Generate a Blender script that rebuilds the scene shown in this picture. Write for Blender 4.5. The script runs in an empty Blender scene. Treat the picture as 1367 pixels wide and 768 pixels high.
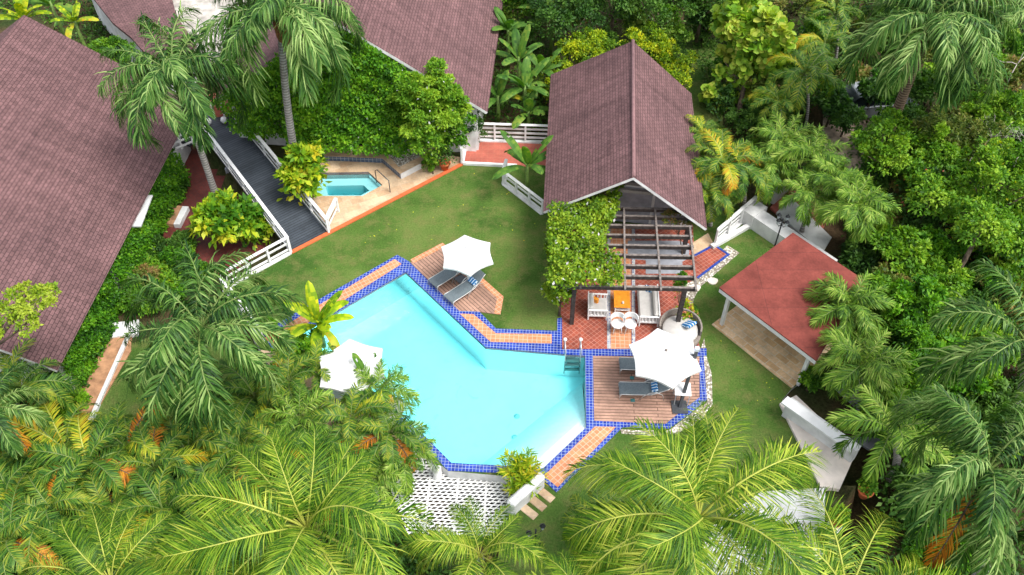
import bpy, math, random
import numpy as np
from mathutils import Vector, Matrix
from mathutils.geometry import tessellate_polygon
random.seed(7); rng = np.random.default_rng(7)
sc = bpy.context.scene
COL = sc.collection
R = math.radians
# ------------------------------------------------------------ camera model (survey of the site from the drone position)
FPX = 1200.0; CAMH = 29.0; PITCH = R(48)
CP, SP = math.cos(PITCH), math.sin(PITCH)
def ray(u, v):
    a = (u-683.5)/FPX; b = (384-v)/FPX
    return Vector((a, CP+b*SP, -SP+b*CP))
def G(u, v, z=0.0):
    d = ray(u, v); t = (z-CAMH)/d.z
    return Vector((d.x*t, d.y*t, z))
def GP(u, v, p0, n):
    d = ray(u, v); o = Vector((0, 0, CAMH))
    t = (p0-o).dot(n)/d.dot(n)
    return o+d*t
def g2(pts, z=0.0):
    return [tuple(G(u, v, z))[:2] for u, v in pts]
# ------------------------------------------------------------ helpers
def tag(o, label=None, cat=None, group=None, kind=None):
    if label: o['label'] = label
    if cat: o['category'] = cat
    if group: o['group'] = group
    if kind: o['kind'] = kind
    return o
def empty(name, loc, label, cat, group=None, rz=0.0):
    o = bpy.data.objects.new(name, None); COL.objects.link(o)
    o.empty_display_size = .3
    o.location = loc; o.rotation_euler = (0, 0, rz)
    return tag(o, label, cat, group)
def link(name, me, parent=None, loc=(0, 0, 0), rot=(0, 0, 0), scale=1.0):
    o = bpy.data.objects.new(name, me); COL.objects.link(o)
    if parent is not None: o.parent = parent
    o.location = loc; o.rotation_euler = rot
    o.scale = (scale,)*3 if isinstance(scale, (int, float)) else scale
    return o
def children(o): return [c for c in COL.objects if c.parent == o]
def copy_tree(o, parent=None):
    c = o.copy(); COL.objects.link(c)
    if parent is not None: c.parent = parent
    for ch in children(o): copy_tree(ch, c)
    return c
class MB:
    def __init__(s): s.v = []; s.f = []; s.m = []; s.sm = []
    def face(s, idx, m=0, smooth=False): s.f.append(tuple(idx)); s.m.append(m); s.sm.append(smooth)
    def add(s, vs, fs, m=0, smooth=False):
        b = len(s.v); s.v += [tuple(x) for x in vs]
        for f in fs: s.face([b+i for i in f], m, smooth)
    def box(s, c, d, rz=0.0, m=0, M=None):
        x, y, z = d[0]/2, d[1]/2, d[2]/2
        vs = [Vector((sx*x, sy*y, sz*z)) for sz in (-1, 1) for sy in (-1, 1) for sx in (-1, 1)]
        Rm = M if M is not None else Matrix.Rotation(rz, 3, 'Z')
        vs = [Rm @ v + Vector(c) for v in vs]
        s.add(vs, [(0, 2, 3, 1), (4, 5, 7, 6), (0, 1, 5, 4), (2, 6, 7, 3), (0, 4, 6, 2), (1, 3, 7, 5)], m)
    def beam(s, a, b, w, h, m=0, up=Vector((0, 0, 1))):
        a = Vector(a); b = Vector(b); d = (b-a); L = d.length; d.normalize()
        sd = d.cross(up)
        if sd.length < 1e-4: sd = Vector((1, 0, 0))
        sd.normalize(); u2 = sd.cross(d)
        M = Matrix((d, -sd, u2)).transposed()
        s.box((a+b)/2, (L, w, h), M=M, m=m)
    def tube(s, pts, rad, n=8, m=0, cap=True, smooth=True):
        pts = [Vector(p) for p in pts]
        if isinstance(rad, (int, float)): rad = [rad]*len(pts)
        b = len(s.v); prev = None
        for i, p in enumerate(pts):
            d = (pts[min(i+1, len(pts)-1)]-pts[max(i-1, 0)]).normalized()
            if prev is None:
                x = d.cross(Vector((0, 1, 0.13)));
                if x.length < .1: x = d.cross(Vector((1, 0, 0)))
            else: x = prev-d*prev.dot(d)
            x.normalize(); prev = x; y = d.cross(x)
            for k in range(n):
                a = 2*math.pi*k/n
                s.v.append(tuple(p+(x*math.cos(a)+y*math.sin(a))*rad[i]))
        for i in range(len(pts)-1):
            for k in range(n):
                k2 = (k+1) % n
                s.face((b+i*n+k, b+i*n+k2, b+(i+1)*n+k2, b+(i+1)*n+k), m, smooth)
        if cap:
            s.face([b+k for k in range(n)][::-1], m); s.face([b+(len(pts)-1)*n+k for k in range(n)], m)
    def lathe(s, prof, c=(0, 0, 0), n=16, m=0, smooth=True, cap=True):
        b = len(s.v)
        for r, z in prof:
            for k in range(n):
                a = 2*math.pi*k/n
                s.v.append((c[0]+r*math.cos(a), c[1]+r*math.sin(a), c[2]+z))
        for i in range(len(prof)-1):
            for k in range(n):
                k2 = (k+1) % n
                s.face((b+i*n+k, b+i*n+k2, b+(i+1)*n+k2, b+(i+1)*n+k), m, smooth)
        if cap:
            s.face([b+k for k in range(n)][::-1], m); s.face([b+(len(prof)-1)*n+k for k in range(n)], m)
    def prism(s, poly, z0, z1, m=0, ms=None, holes=(), bottom=True, side=True):
        loops = [ccw(poly)]+[ccw(h)[::-1] for h in holes]
        flat = [p for l in loops for p in l]
        tris = tessellate_polygon([[Vector((p[0], p[1], 0)) for p in l] for l in loops]) if (holes or len(poly) > 4) else None
        b = len(s.v); n = len(flat)
        s.v += [(p[0], p[1], z1) for p in flat]
        def upw(t):
            a, bb, c = (flat[i] for i in t[:3])
            return t if (bb[0]-a[0])*(c[1]-a[1])-(bb[1]-a[1])*(c[0]-a[0]) > 0 else tuple(reversed(t))
        if tris is None: tris = [tuple(range(n))]
        for t in tris: s.face([b+i for i in upw(t)], m)
        if bottom and z0 is not None:
            s.v += [(p[0], p[1], z0) for p in flat]
            for t in tris: s.face([b+n+i for i in reversed(upw(t))], m)
        elif z0 is not None: s.v += [(p[0], p[1], z0) for p in flat]
        if z0 is not None and side:
            o = 0
            for l in loops:
                k = len(l)
                for i in range(k):
                    j = (i+1) % k
                    s.face((b+n+o+i, b+n+o+j, b+o+j, b+o+i), ms if ms is not None else m)
                o += k
    def build(s, name, mats, parent=None, rot=0.0, world=True, bevel=0.0, uv=True):
        me = bpy.data.meshes.new(name)
        off = Vector(parent.location) if (parent is not None and world) else Vector((0, 0, 0))
        vs = [(v[0]-off.x, v[1]-off.y, v[2]-off.z) for v in s.v]
        me.from_pydata(vs, [], s.f)
        if not isinstance(mats, (list, tuple)): mats = [mats]
        for m in mats: me.materials.append(m)
        me.polygons.foreach_set('material_index', s.m)
        me.polygons.foreach_set('use_smooth', s.sm)
        if uv:
            ul = me.uv_layers.new(name='UVMap'); data = []
            cr, sr = math.cos(rot), math.sin(rot)
            for p in me.polygons:
                n = p.normal
                if abs(n.z) > .97:
                    for vi in p.vertices:
                        x, y, z = s.v[vi]; data += [x*cr+y*sr, -x*sr+y*cr]
                else:
                    t = Vector((0, 0, 1)).cross(n); t.normalize(); bt = n.cross(t)
                    for vi in p.vertices:
                        q = Vector(s.v[vi]); data += [q.dot(t), q.dot(bt)]
            ul.data.foreach_set('uv', data)
        me.update()
        if bevel > 0:
            import bmesh
            bm = bmesh.new(); bm.from_mesh(me)
            bmesh.ops.bevel(bm, geom=[e for e in bm.edges], offset=bevel, segments=1, affect='EDGES')
            bm.to_mesh(me); bm.free()
        return link(name, me, parent)
def ccw(p):
    a = sum(p[i][0]*p[(i+1) % len(p)][1]-p[(i+1) % len(p)][0]*p[i][1] for i in range(len(p)))
    return [tuple(q[:2]) for q in (p if a > 0 else p[::-1])]
def offset(poly, d):   # d>0 grows
    p = ccw(poly); out = []
    for i in range(len(p)):
        a, b, c = Vector(p[i-1]), Vector(p[i]), Vector(p[(i+1) % len(p)])
        e1 = (b-a).normalized(); e2 = (c-b).normalized()
        n1 = Vector((e1.y, -e1.x)); n2 = Vector((e2.y, -e2.x))
        h = n1+n2; k = h.dot(n1)
        q = b+h*(d/max(k, .2)); out.append((q.x, q.y))
    return out
def inside(pt, poly):
    x, y = pt[0], pt[1]; c = False; n = len(poly)
    for i in range(n):
        x1, y1 = poly[i][:2]; x2, y2 = poly[i-1][:2]
        if (y1 > y) != (y2 > y) and x < (x2-x1)*(y-y1)/(y2-y1)+x1: c = not c
    return c
def inside_np(X, Y, poly):
    c = np.zeros(X.shape, bool); n = len(poly)
    for i in range(n):
        x1, y1 = poly[i][:2]; x2, y2 = poly[i-1][:2]
        if y1 == y2: continue
        k = ((y1 > Y) != (y2 > Y)) & (X < (x2-x1)*(Y-y1)/(y2-y1)+x1); c ^= k
    return c
# ------------------------------------------------------------ materials
def new_mat(name):
    m = bpy.data.materials.new(name); m.use_nodes = True
    nt = m.node_tree; nt.nodes.clear()
    out = nt.nodes.new('ShaderNodeOutputMaterial')
    return m, nt, out
def N(nt, t, **kw):
    n = nt.nodes.new('ShaderNode'+t)
    for k, v in kw.items():
        if k.startswith('_'): setattr(n, k[1:], v)
        else: n.inputs[k.replace('__', ' ')].default_value = v
    return n
def c4(c): return (c[0], c[1], c[2], 1)
def ramp(nt, stops, fac=None):
    r = nt.nodes.new('ShaderNodeValToRGB'); e = r.color_ramp.elements
    while len(e) < len(stops): e.new(.5)
    for i, (p, c) in enumerate(stops): e[i].position = p; e[i].color = c4(c)
    if fac is not None: nt.links.new(fac, r.inputs[0])
    return r
def noise(nt, scale, detail=4, coord='Object', rough=.6, dist=0.0, stretch=None):
    tc = N(nt, 'TexCoord'); n = N(nt, 'TexNoise', Scale=scale, Detail=detail, Roughness=rough, Distortion=dist)
    if stretch:
        mp = N(nt, 'Mapping'); mp.inputs['Scale'].default_value = stretch
        nt.links.new(tc.outputs[coord], mp.inputs[0]); nt.links.new(mp.outputs[0], n.inputs['Vector'])
    else: nt.links.new(tc.outputs[coord], n.inputs['Vector'])
    return n
def mix(nt, a, b, fac, blend='MIX'):
    m = N(nt, 'Mix', _data_type='RGBA', _blend_type=blend)
    for val, idx in ((fac, 0), (a, 6), (b, 7)):
        if isinstance(val, bpy.types.NodeSocket): nt.links.new(val, m.inputs[idx])
        else: m.inputs[idx].default_value = val if idx == 0 else c4(val)
    return m.outputs[2]
def fin(nt, out, col, rough=.7, spec=.3, bump=None, bstr=.3, bdist=.02, metal=0.0):
    b = N(nt, 'BsdfPrincipled', Roughness=rough, Metallic=metal); b.inputs['Specular IOR Level'].default_value = spec
    if isinstance(col, bpy.types.NodeSocket): nt.links.new(col, b.inputs['Base Color'])
    else: b.inputs['Base Color'].default_value = c4(col)
    if bump is not None:
        bp = N(nt, 'Bump', Strength=bstr, Distance=bdist); nt.links.new(bump, bp.inputs['Height']); nt.links.new(bp.outputs[0], b.inputs['Normal'])
    nt.links.new(b.outputs[0], out.inputs[0]); return b
def plain(name, col, rough=.6, spec=.3, var=.12, scale=6, metal=0.0):
    m, nt, out = new_mat(name); n = noise(nt, scale, 5)
    lo = tuple(c*(1-var*2) for c in col); hi = tuple(min(1, c*(1+var)) for c in col)
    r = ramp(nt, [(.3, lo), (.65, hi)], n.outputs[0])
    n2 = noise(nt, scale*9, 3)
    fin(nt, out, r.outputs[0], rough, spec, n2.outputs[0], .15, .01, metal); return m
def tiles(name, cols, mortar, size, msize=.012, ratio=1.0, offs=0.0, rough=.5, spec=.4, stain=.25, bias=0.0, bump=.4):
    m, nt, out = new_mat(name)
    tc = N(nt, 'TexCoord'); br = N(nt, 'TexBrick', _offset=offs, _squash=1.0)
    br.inputs['Scale'].default_value = 1.0; br.inputs['Brick Width'].default_value = size*ratio; br.inputs['Row Height'].default_value = size
    br.inputs['Mortar Size'].default_value = msize; br.inputs['Mortar Smooth'].default_value = .15; br.inputs['Bias'].default_value = bias
    br.inputs['Color1'].default_value = c4(cols[0]); br.inputs['Color2'].default_value = c4(cols[1]); br.inputs['Mortar'].default_value = c4(mortar)
    nt.links.new(tc.outputs['UV'], br.inputs['Vector'])
    n = noise(nt, 1.3, 6); r = ramp(nt, [(.3, (1-stain,)*3), (.7, (1+stain*.4,)*3)], n.outputs[0])
    n2 = noise(nt, 11, 4); r2 = ramp(nt, [(.35, (.86, .86, .86)), (.7, (1.08, 1.08, 1.08))], n2.outputs[0])
    c = mix(nt, br.outputs[0], r.outputs[0], 1.0, 'MULTIPLY'); c = mix(nt, c, r2.outputs[0], 1.0, 'MULTIPLY')
    inv = N(nt, 'Math', _operation='SUBTRACT'); inv.inputs[0].default_value = 1; nt.links.new(br.outputs[1], inv.inputs[1])
    fin(nt, out, c, rough, spec, inv.outputs[0], bump, .01); return m
M = {}
M['blue_tile'] = tiles('blue_tile', [(.008, .026, .24), (.020, .06, .40)], (.36, .43, .54), .13, .0075, rough=.25, spec=.5, stain=.2)
M['blue_band'] = tiles('blue_band', [(.01, .03, .24), (.03, .07, .36)], (.10, .14, .3), .15, .008, rough=.25, spec=.5)
M['slate_tile'] = tiles('slate_tile', [(.04, .075, .14), (.06, .11, .19)], (.35, .38, .4), .2, .012, rough=.3, spec=.5)
M['orange_tile'] = tiles('orange_tile', [(.62, .25, .115), (.50, .19, .085)], (.60, .42, .30), .19, .012, rough=.55, stain=.15)
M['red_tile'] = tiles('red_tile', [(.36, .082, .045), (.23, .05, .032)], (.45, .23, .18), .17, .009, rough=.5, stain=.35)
M['walk_tile'] = tiles('walk_tile', [(.45, .12, .08), (.38, .10, .07)], (.42, .15, .10), .3, .008, rough=.6)
M['mosaic'] = tiles('mosaic', [(.55, .55, .52), (.06, .1, .3)], (.5, .5, .48), .09, .014, rough=.5)
M['travertine'] = tiles('travertine', [(.62, .46, .30), (.48, .31, .18)], (.52, .40, .28), .4, .012, ratio=1.6, offs=.5, rough=.6, stain=.3)
M['coral_stone'] = tiles('coral_stone', [(.80, .58, .36), (.62, .38, .18)], (.72, .6, .44), .30, .018, ratio=1.9, offs=.5, rough=.7, stain=.3)
M['stucco_floor'] = tiles('stucco_floor', [(.62, .55, .48), (.55, .48, .42)], (.5, .45, .4), .6, .008, rough=.8, stain=.2)
M['shingle'] = tiles('shingle', [(.164, .090, .095), (.124, .070, .075)], (.084, .049, .052), .14, .014, ratio=1.7, offs=.5, rough=.85, spec=.15, stain=.28, bump=.8)
def shingle_mat():
    m, nt, out = new_mat('roof_shingle'); tc = N(nt, 'TexCoord'); br = N(nt, 'TexBrick', _offset=.5)
    for k, v in (('Scale', 1), ('Brick Width', .26), ('Row Height', .145), ('Mortar Size', .012), ('Mortar Smooth', .3), ('Bias', -.1)): br.inputs[k].default_value = v
    br.inputs['Color1'].default_value = (.166, .092, .092, 1); br.inputs['Color2'].default_value = (.122, .069, .069, 1); br.inputs['Mortar'].default_value = (.062, .036, .038, 1)
    nt.links.new(tc.outputs['UV'], br.inputs['Vector'])
    def sn(sc, scl, det=5):
        mp = N(nt, 'Mapping'); mp.inputs['Scale'].default_value = scl; nt.links.new(tc.outputs['UV'], mp.inputs[0]); n = N(nt, 'TexNoise', Scale=sc, Detail=det, Roughness=.65); nt.links.new(mp.outputs[0], n.inputs['Vector']); return n
    a = ramp(nt, [(.32, (.82, .82, .83)), (.62, (1.1, 1.08, 1.08))], sn(.35, (1, 1, 1)).outputs[0])      # broad weathering
    s = ramp(nt, [(.35, (.82, .82, .82)), (.65, (1.1, 1.1, 1.1))], sn(1.0, (.25, 4.2, 1), 6).outputs[0])    # course streaks
    s2 = ramp(nt, [(.36, (.80, .81, .80)), (.6, (1.05, 1.05, 1.05))], sn(1.0, (2.6, .22, 1), 6).outputs[0])  # rain runs
    f = ramp(nt, [(.3, (.85, .85, .85)), (.7, (1.12, 1.12, 1.12))], sn(14, (1, 1, 1), 3).outputs[0])
    li = ramp(nt, [(.70, (0, 0, 0)), (.78, (1, 1, 1))], sn(2.2, (1, 1, 1), 6).outputs[0])
    c = br.outputs[0]
    for x in (a, s, s2, f): c = mix(nt, c, x.outputs[0], 1.0, 'MULTIPLY')
    c = mix(nt, c, (.20, .17, .16), li.outputs[0])
    inv = N(nt, 'Math', _operation='SUBTRACT'); inv.inputs[0].default_value = 1; nt.links.new(br.outputs[1], inv.inputs[1])
    fin(nt, out, c, .85, .15, inv.outputs[0], .9, .02); return m
M['shingle'] = shingle_mat()
M['deck_wood'] = tiles('deck_wood', [(.42, .25, .18), (.31, .18, .13)], (.08, .045, .03), .145, .014, ratio=17, offs=.37, rough=.65, stain=.3)
M['ramp_wood'] = tiles('ramp_wood', [(.062, .075, .092), (.042, .052, .066)], (.012, .015, .02), .15, .016, ratio=30, offs=.3, rough=.6, stain=.35)
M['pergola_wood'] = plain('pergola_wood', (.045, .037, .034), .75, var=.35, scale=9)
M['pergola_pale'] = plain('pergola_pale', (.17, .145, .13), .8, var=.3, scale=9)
M['white'] = plain('white_paint', (.70, .70, .69), .5, var=.05, scale=3)
M['white_wall'] = plain('white_render', (.62, .62, .61), .85, var=.14, scale=1.3)
M['grey_wall'] = plain('grey_render', (.26, .27, .30), .85, var=.15, scale=2)
M['cream'] = plain('cream_render', (.70, .62, .55), .85, var=.1, scale=1.5)
M['canvas'] = plain('canvas_white', (.62, .62, .615), .9, var=.05, scale=2)
M['red_roof'] = tiles('red_membrane', [(.20, .050, .038), (.178, .044, .034)], (.13, .036, .03), 1.0, .012, ratio=5, rough=.8, spec=.15, stain=.35, bump=.2)
M['concrete'] = plain('concrete', (.40, .37, .33), .9, var=.25, scale=1.5)
M['gravel_road'] = plain('sandy_drive', (.36, .28, .21), .95, var=.25, scale=3)
M['soil'] = plain('soil', (.045, .032, .018), .95, var=.45, scale=1.2)
M['shaded_tile'] = tiles('shaded_red_tile', [(.15, .03, .022), (.11, .024, .018)], (.08, .03, .025), .22, .010, rough=.6, stain=.4)  # red tile darkened to carry the courtyard's shade in its colour
M['terracotta'] = plain('terracotta', (.50, .12, .04), .7, var=.1)
M['sling'] = plain('grey_sling', (.13, .16, .175), .6, var=.12, scale=20)
M['alu'] = plain('silver_tube', (.55, .55, .54), .35, .5, var=.03, metal=.6)
M['dark_metal'] = plain('dark_metal', (.045, .05, .058), .45, .5, var=.1)
M['black'] = plain('black_iron', (.012, .014, .016), .5, .4, var=.1)
M['cushion'] = plain('cushion_white', (.46, .44, .41), .9, var=.05)
M['rattan'] = plain('rattan_grey', (.22, .19, .165), .8, var=.3, scale=40)
M['orange_wood'] = plain('orange_wood', (.72, .26, .02), .4, .4, var=.12, scale=5)
M['trunk'] = None
M['glassy'] = plain('dark_glass', (.02, .025, .03), .08, .6, var=.0)
M['car_paint'] = plain('silver_paint', (.30, .32, .34), .25, .6, var=.02, metal=.3)
M['teal_light'] = plain('teal_glass', (.05, .16, .16), .2, .6, var=.05)
M['pale_glass'] = plain('lantern_glass', (.42, .46, .50), .2, .6, var=.05)
M['bark'] = plain('bark', (.13, .095, .065), .9, var=.4, scale=7)
M['dead_twig'] = plain('dead_twig', (.45, .40, .36), .9, var=.2, scale=7)
M['pebbles'] = None
M['tan_floor'] = plain('tan_floor', (.40, .215, .115), .8, var=.25, scale=2.5)
M['coconut'] = plain('coconut_husk', (.28, .22, .05), .5)
def stripes_mat():
    m, nt, out = new_mat('blue_stripe_fabric'); tc = N(nt, 'TexCoord'); w = N(nt, 'TexWave', Scale=2.4, Distortion=2.0); w.inputs['Detail'].default_value = 1
    nt.links.new(tc.outputs['UV'], w.inputs['Vector'])
    r = ramp(nt, [(.78, (.01, .13, .34)), (.84, (.6, .68, .72))], w.outputs[1]); fin(nt, out, r.outputs[0], .9); return m
M['stripe'] = stripes_mat()
def pebble_mat():
    m, nt, out = new_mat('white_pebbles'); tc = N(nt, 'TexCoord'); v = N(nt, 'TexVoronoi', Scale=11); nt.links.new(tc.outputs['Object'], v.inputs['Vector'])
    sepr = N(nt, 'SeparateColor'); nt.links.new(v.outputs['Color'], sepr.inputs[0])
    r = ramp(nt, [(0, (.42, .38, .31)), (.5, (.62, .58, .5)), (1, (.78, .76, .70))], sepr.outputs[0])
    d = ramp(nt, [(.25, (1, 1, 1)), (.6, (.35, .32, .28))], v.outputs['Distance'])
    c = mix(nt, r.outputs[0], d.outputs[0], 1.0, 'MULTIPLY')
    inv = N(nt, 'Math', _operation='SUBTRACT'); inv.inputs[0].default_value = 1; nt.links.new(v.outputs['Distance'], inv.inputs[1])
    fin(nt, out, c, .8, .3, inv.outputs[0], .6, .04); return m
M['pebbles'] = pebble_mat()
def grass_mat():
    m, nt, out = new_mat('lawn_grass')
    big = noise(nt, .33, 5, rough=.55, dist=.6); mid = noise(nt, 1.6, 6, rough=.7); fine = noise(nt, 14, 5, rough=.75)
    a = ramp(nt, [(.38, (.046, .102, .018)), (.5, (.078, .142, .028)), (.64, (.116, .168, .042))], big.outputs[0])
    b = ramp(nt, [(.46, (0, 0, 0)), (.78, (1, 1, 1))], mid.outputs[0])
    c = mix(nt, a.outputs[0], (.17, .155, .06), b.outputs[0]); 
    f = ramp(nt, [(.3, (.55, .6, .5)), (.7, (1.3, 1.3, 1.25))], fine.outputs[0])
    c = mix(nt, c, f.outputs[0], 1.0, 'MULTIPLY')
    fin(nt, out, c, .95, .1, fine.outputs[0], .9, .06); return m
M['grass'] = grass_mat()
def ground_mat():
    m, nt, out = new_mat('garden_soil')
    big = noise(nt, .25, 6, rough=.6, dist=.4); fine = noise(nt, 9, 6, rough=.7)
    a = ramp(nt, [(.38, (.028, .045, .012)), (.5, (.05, .05, .02)), (.62, (.085, .055, .03))], big.outputs[0])
    f = ramp(nt, [(.3, (.5, .5, .5)), (.7, (1.4, 1.4, 1.4))], fine.outputs[0])
    c = mix(nt, a.outputs[0], f.outputs[0], 1.0, 'MULTIPLY')
    fin(nt, out, c, .95, .1, fine.outputs[0], .9, .08); return m
M['ground'] = ground_mat()
def trunk_mat(name, a, b):
    m, nt, out = new_mat(name); tc = N(nt, 'TexCoord')
    w = N(nt, 'TexWave', _bands_direction='Z', Scale=2.2, Distortion=1.2); w.inputs['Detail'].default_value = 3; nt.links.new(tc.outputs['Object'], w.inputs['Vector'])
    n = noise(nt, 5, 5); r = ramp(nt, [(.2, a), (.8, b)], w.outputs[1]); r2 = ramp(nt, [(.3, (.7, .7, .7)), (.7, (1.2, 1.2, 1.2))], n.outputs[0])
    c = mix(nt, r.outputs[0], r2.outputs[0], 1.0, 'MULTIPLY'); fin(nt, out, c, .9, .1, w.outputs[1], .4, .02); return m
M['trunk'] = trunk_mat('palm_trunk_grey', (.20, .185, .17), (.36, .34, .32))
M['trunk_brown'] = trunk_mat('palm_trunk_brown', (.10, .07, .045), (.22, .16, .11))
M['fibre'] = plain('palm_fibre', (.28, .12, .05), .9, var=.4, scale=8)
M['crownshaft'] = plain('green_crownshaft', (.12, .2, .04), .5, var=.2)
def leaf_mat(name, cols, rough=.5, transl=.34, nscale=.7, spec=.22, objr=.35):
    m, nt, out = new_mat(name)
    at = N(nt, 'Attribute', _attribute_name='v'); oi = N(nt, 'ObjectInfo'); nz = noise(nt, nscale, 2)
    m1 = N(nt, 'Math', _operation='MULTIPLY_ADD'); nt.links.new(at.outputs['Fac'], m1.inputs[0]); m1.inputs[1].default_value = .75; 
    m2 = N(nt, 'Math', _operation='MULTIPLY_ADD'); nt.links.new(oi.outputs['Random'], m2.inputs[0]); m2.inputs[1].default_value = objr; m2.inputs[2].default_value = -.5*objr+.125-.45
    m3 = N(nt, 'Math', _operation='MULTIPLY_ADD'); nt.links.new(nz.outputs[0], m3.inputs[0]); m3.inputs[1].default_value = .9; nt.links.new(m2.outputs[0], m3.inputs[2])
    nt.links.new(m3.outputs[0], m1.inputs[2])
    k = len(cols); r = ramp(nt, [(.08+.84*i/(k-1), c) for i, c in enumerate(cols)], m1.outputs[0])
    b = N(nt, 'BsdfPrincipled', Roughness=rough); b.inputs['Specular IOR Level'].default_value = spec; nt.links.new(r.outputs[0], b.inputs['Base Color'])
    t = N(nt, 'BsdfTranslucent'); hs = N(nt, 'HueSaturation', Saturation=1.15, Value=1.25); nt.links.new(r.outputs[0], hs.inputs['Color']); nt.links.new(hs.outputs[0], t.inputs[0])
    mx = N(nt, 'MixShader', Fac=transl); nt.links.new(b.outputs[0], mx.inputs[1]); nt.links.new(t.outputs[0], mx.inputs[2])
    nt.links.new(mx.outputs[0], out.inputs[0]); return m
L = {}
L['royal'] = leaf_mat('leaf_royal_palm', [(.014, .05, .01), (.042, .12, .02), (.10, .21, .036), (.30, .42, .13)])  # palest stop paints highlights onto the leaflets
L['coco'] = leaf_mat('leaf_coconut_palm', [(.022, .08, .006), (.09, .20, .012), (.22, .34, .022), (.50, .54, .08)], transl=.38)  # top tones raised to paint bright leaf highlights
L['fan'] = leaf_mat('leaf_small_palm', [(.03, .09, .01), (.095, .21, .02), (.19, .33, .035), (.38, .48, .10)])
L['cycad'] = leaf_mat('leaf_feather', [(.018, .065, .01), (.05, .145, .016), (.12, .23, .025), (.33, .36, .04)])
L['yellowing'] = leaf_mat('leaf_yellowing', [(.08, .18, .012), (.22, .32, .02), (.45, .45, .03), (.5, .3, .02)])
L['dead'] = leaf_mat('leaf_orange', [(.2, .08, .015), (.45, .15, .015), (.62, .26, .02), (.6, .42, .04)])
L['banana'] = leaf_mat('leaf_banana', [(.03, .09, .015), (.06, .15, .02), (.1, .21, .03), (.2, .28, .04)], nscale=1.5)
L['bright'] = leaf_mat('leaf_bright', [(.035, .11, .008), (.08, .21, .012), (.15, .31, .018), (.27, .42, .03)])
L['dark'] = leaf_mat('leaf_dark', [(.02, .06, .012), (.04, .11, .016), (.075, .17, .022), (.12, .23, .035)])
L['vine'] = leaf_mat('leaf_vine', [(.022, .09, .006), (.06, .20, .008), (.13, .32, .012), (.23, .42, .02)])
L['yellow'] = leaf_mat('leaf_yellowgreen', [(.06, .14, .008), (.16, .28, .01), (.36, .44, .012), (.6, .56, .02)])
L['lime'] = leaf_mat('leaf_lime', [(.06, .14, .01), (.14, .26, .012), (.25, .36, .02), (.34, .42, .04)])
L['grape'] = leaf_mat('leaf_sea_grape', [(.05, .14, .012), (.13, .28, .02), (.27, .42, .035), (.42, .46, .07)])
L['olive'] = leaf_mat('leaf_olive', [(.04, .08, .012), (.09, .14, .022), (.16, .2, .035), (.26, .17, .06)])
L['croton'] = leaf_mat('leaf_croton', [(.04, .14, .008), (.13, .29, .012), (.33, .46, .02), (.58, .5, .03)])
L['flower_white'] = leaf_mat('petal_white', [(.6, .55, .6), (.75, .72, .75), (.8, .8, .8)], transl=.2)
L['flower_red'] = leaf_mat('petal_coral', [(.35, .08, .04), (.45, .13, .07), (.5, .18, .1)], transl=.2)
L['rachis_y'] = plain('rachis_yellow', (.33, .36, .06), .5, var=.12, scale=2)
L['rachis_g'] = plain('rachis_green', (.14, .2, .05), .5, var=.2, scale=2)
# ============================================================ SETTING
LAWN = g2([(388,338),(439,311),(619,218),(690,221),(760,215),(940,215),(1004,298),(1100,372),(1112,480),(1057,519),(1044,534),(1095,650),(1092,724),(1080,840),(640,840),(682,676),(724,640),(598,629),(562,598),(520,612),(400,570),(345,462),(303,384)])
POOL = g2([(541.5,364),(648.6,464.6),(739,472.5),(781,476),(782.5,571.5),(725.4,625.6),(602.8,618.5),(570.5,586),(400,446)])
LOW = g2([(262,175),(388,338),(303,384),(345,462),(400,570),(520,612),(562,598),(598,629),(724,640),(682,676),(640,840),(640,1350),(-1200,1350),(-2200,300),(-1500,-300),(150,-150),(215,60)])
DIP = g2([(1112,560),(1200,560),(1330,850),(1096,850),(1093,726),(1150,660)])
POOLX = offset(POOL, .8)
SPA = g2([(418,240),(430,231),(492,230),(510.6,247.5),(484,262),(425,262)])
SPAX = offset(SPA, .5)
ZL = -1.0
xs = np.concatenate([[-900,-300,-120,-60], np.arange(-34, 34.1, .5), [60,120,300,900]])
ys = np.concatenate([[-60,-20], np.arange(-4, 66.1, .5), [90,150,400,1200]])
X, Y = np.meshgrid(xs, ys)
Z = np.full(X.shape, -.04)
Z += np.where(inside_np(X, Y, LOW), ZL+.04, 0)
Z = np.where(inside_np(X, Y, DIP), -2.6, Z)
Z = np.where(inside_np(X, Y, LAWN) & ~inside_np(X, Y, LOW), np.minimum(Z, -.25), Z)
Z = np.where(inside_np(X, Y, POOLX), -2.4, Z); Z = np.where(inside_np(X, Y, SPAX), -1.5, Z)
lawn_in = inside_np(X, Y, LAWN)
Z += np.where(lawn_in, 0, (np.sin(X*1.3)+np.cos(Y*1.1+X*.4))*.025-.03)
g = MB(); nx = len(xs)
g.v = [(float(a), float(b), float(c)) for a, b, c in zip(X.ravel(), Y.ravel(), Z.ravel())]
for j in range(len(ys)-1):
    for i in range(nx-1):
        g.face((j*nx+i, j*nx+i+1, (j+1)*nx+i+1, (j+1)*nx+i), 0, True)
tag(g.build('ground', M['ground'], uv=False), kind='structure')
b = MB(); b.prism(LAWN, -2.6, 0.0, 0, ms=1, holes=[POOL])
tag(b.build('lawn', [M['grass'], M['white_wall']]), kind='structure')
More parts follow.
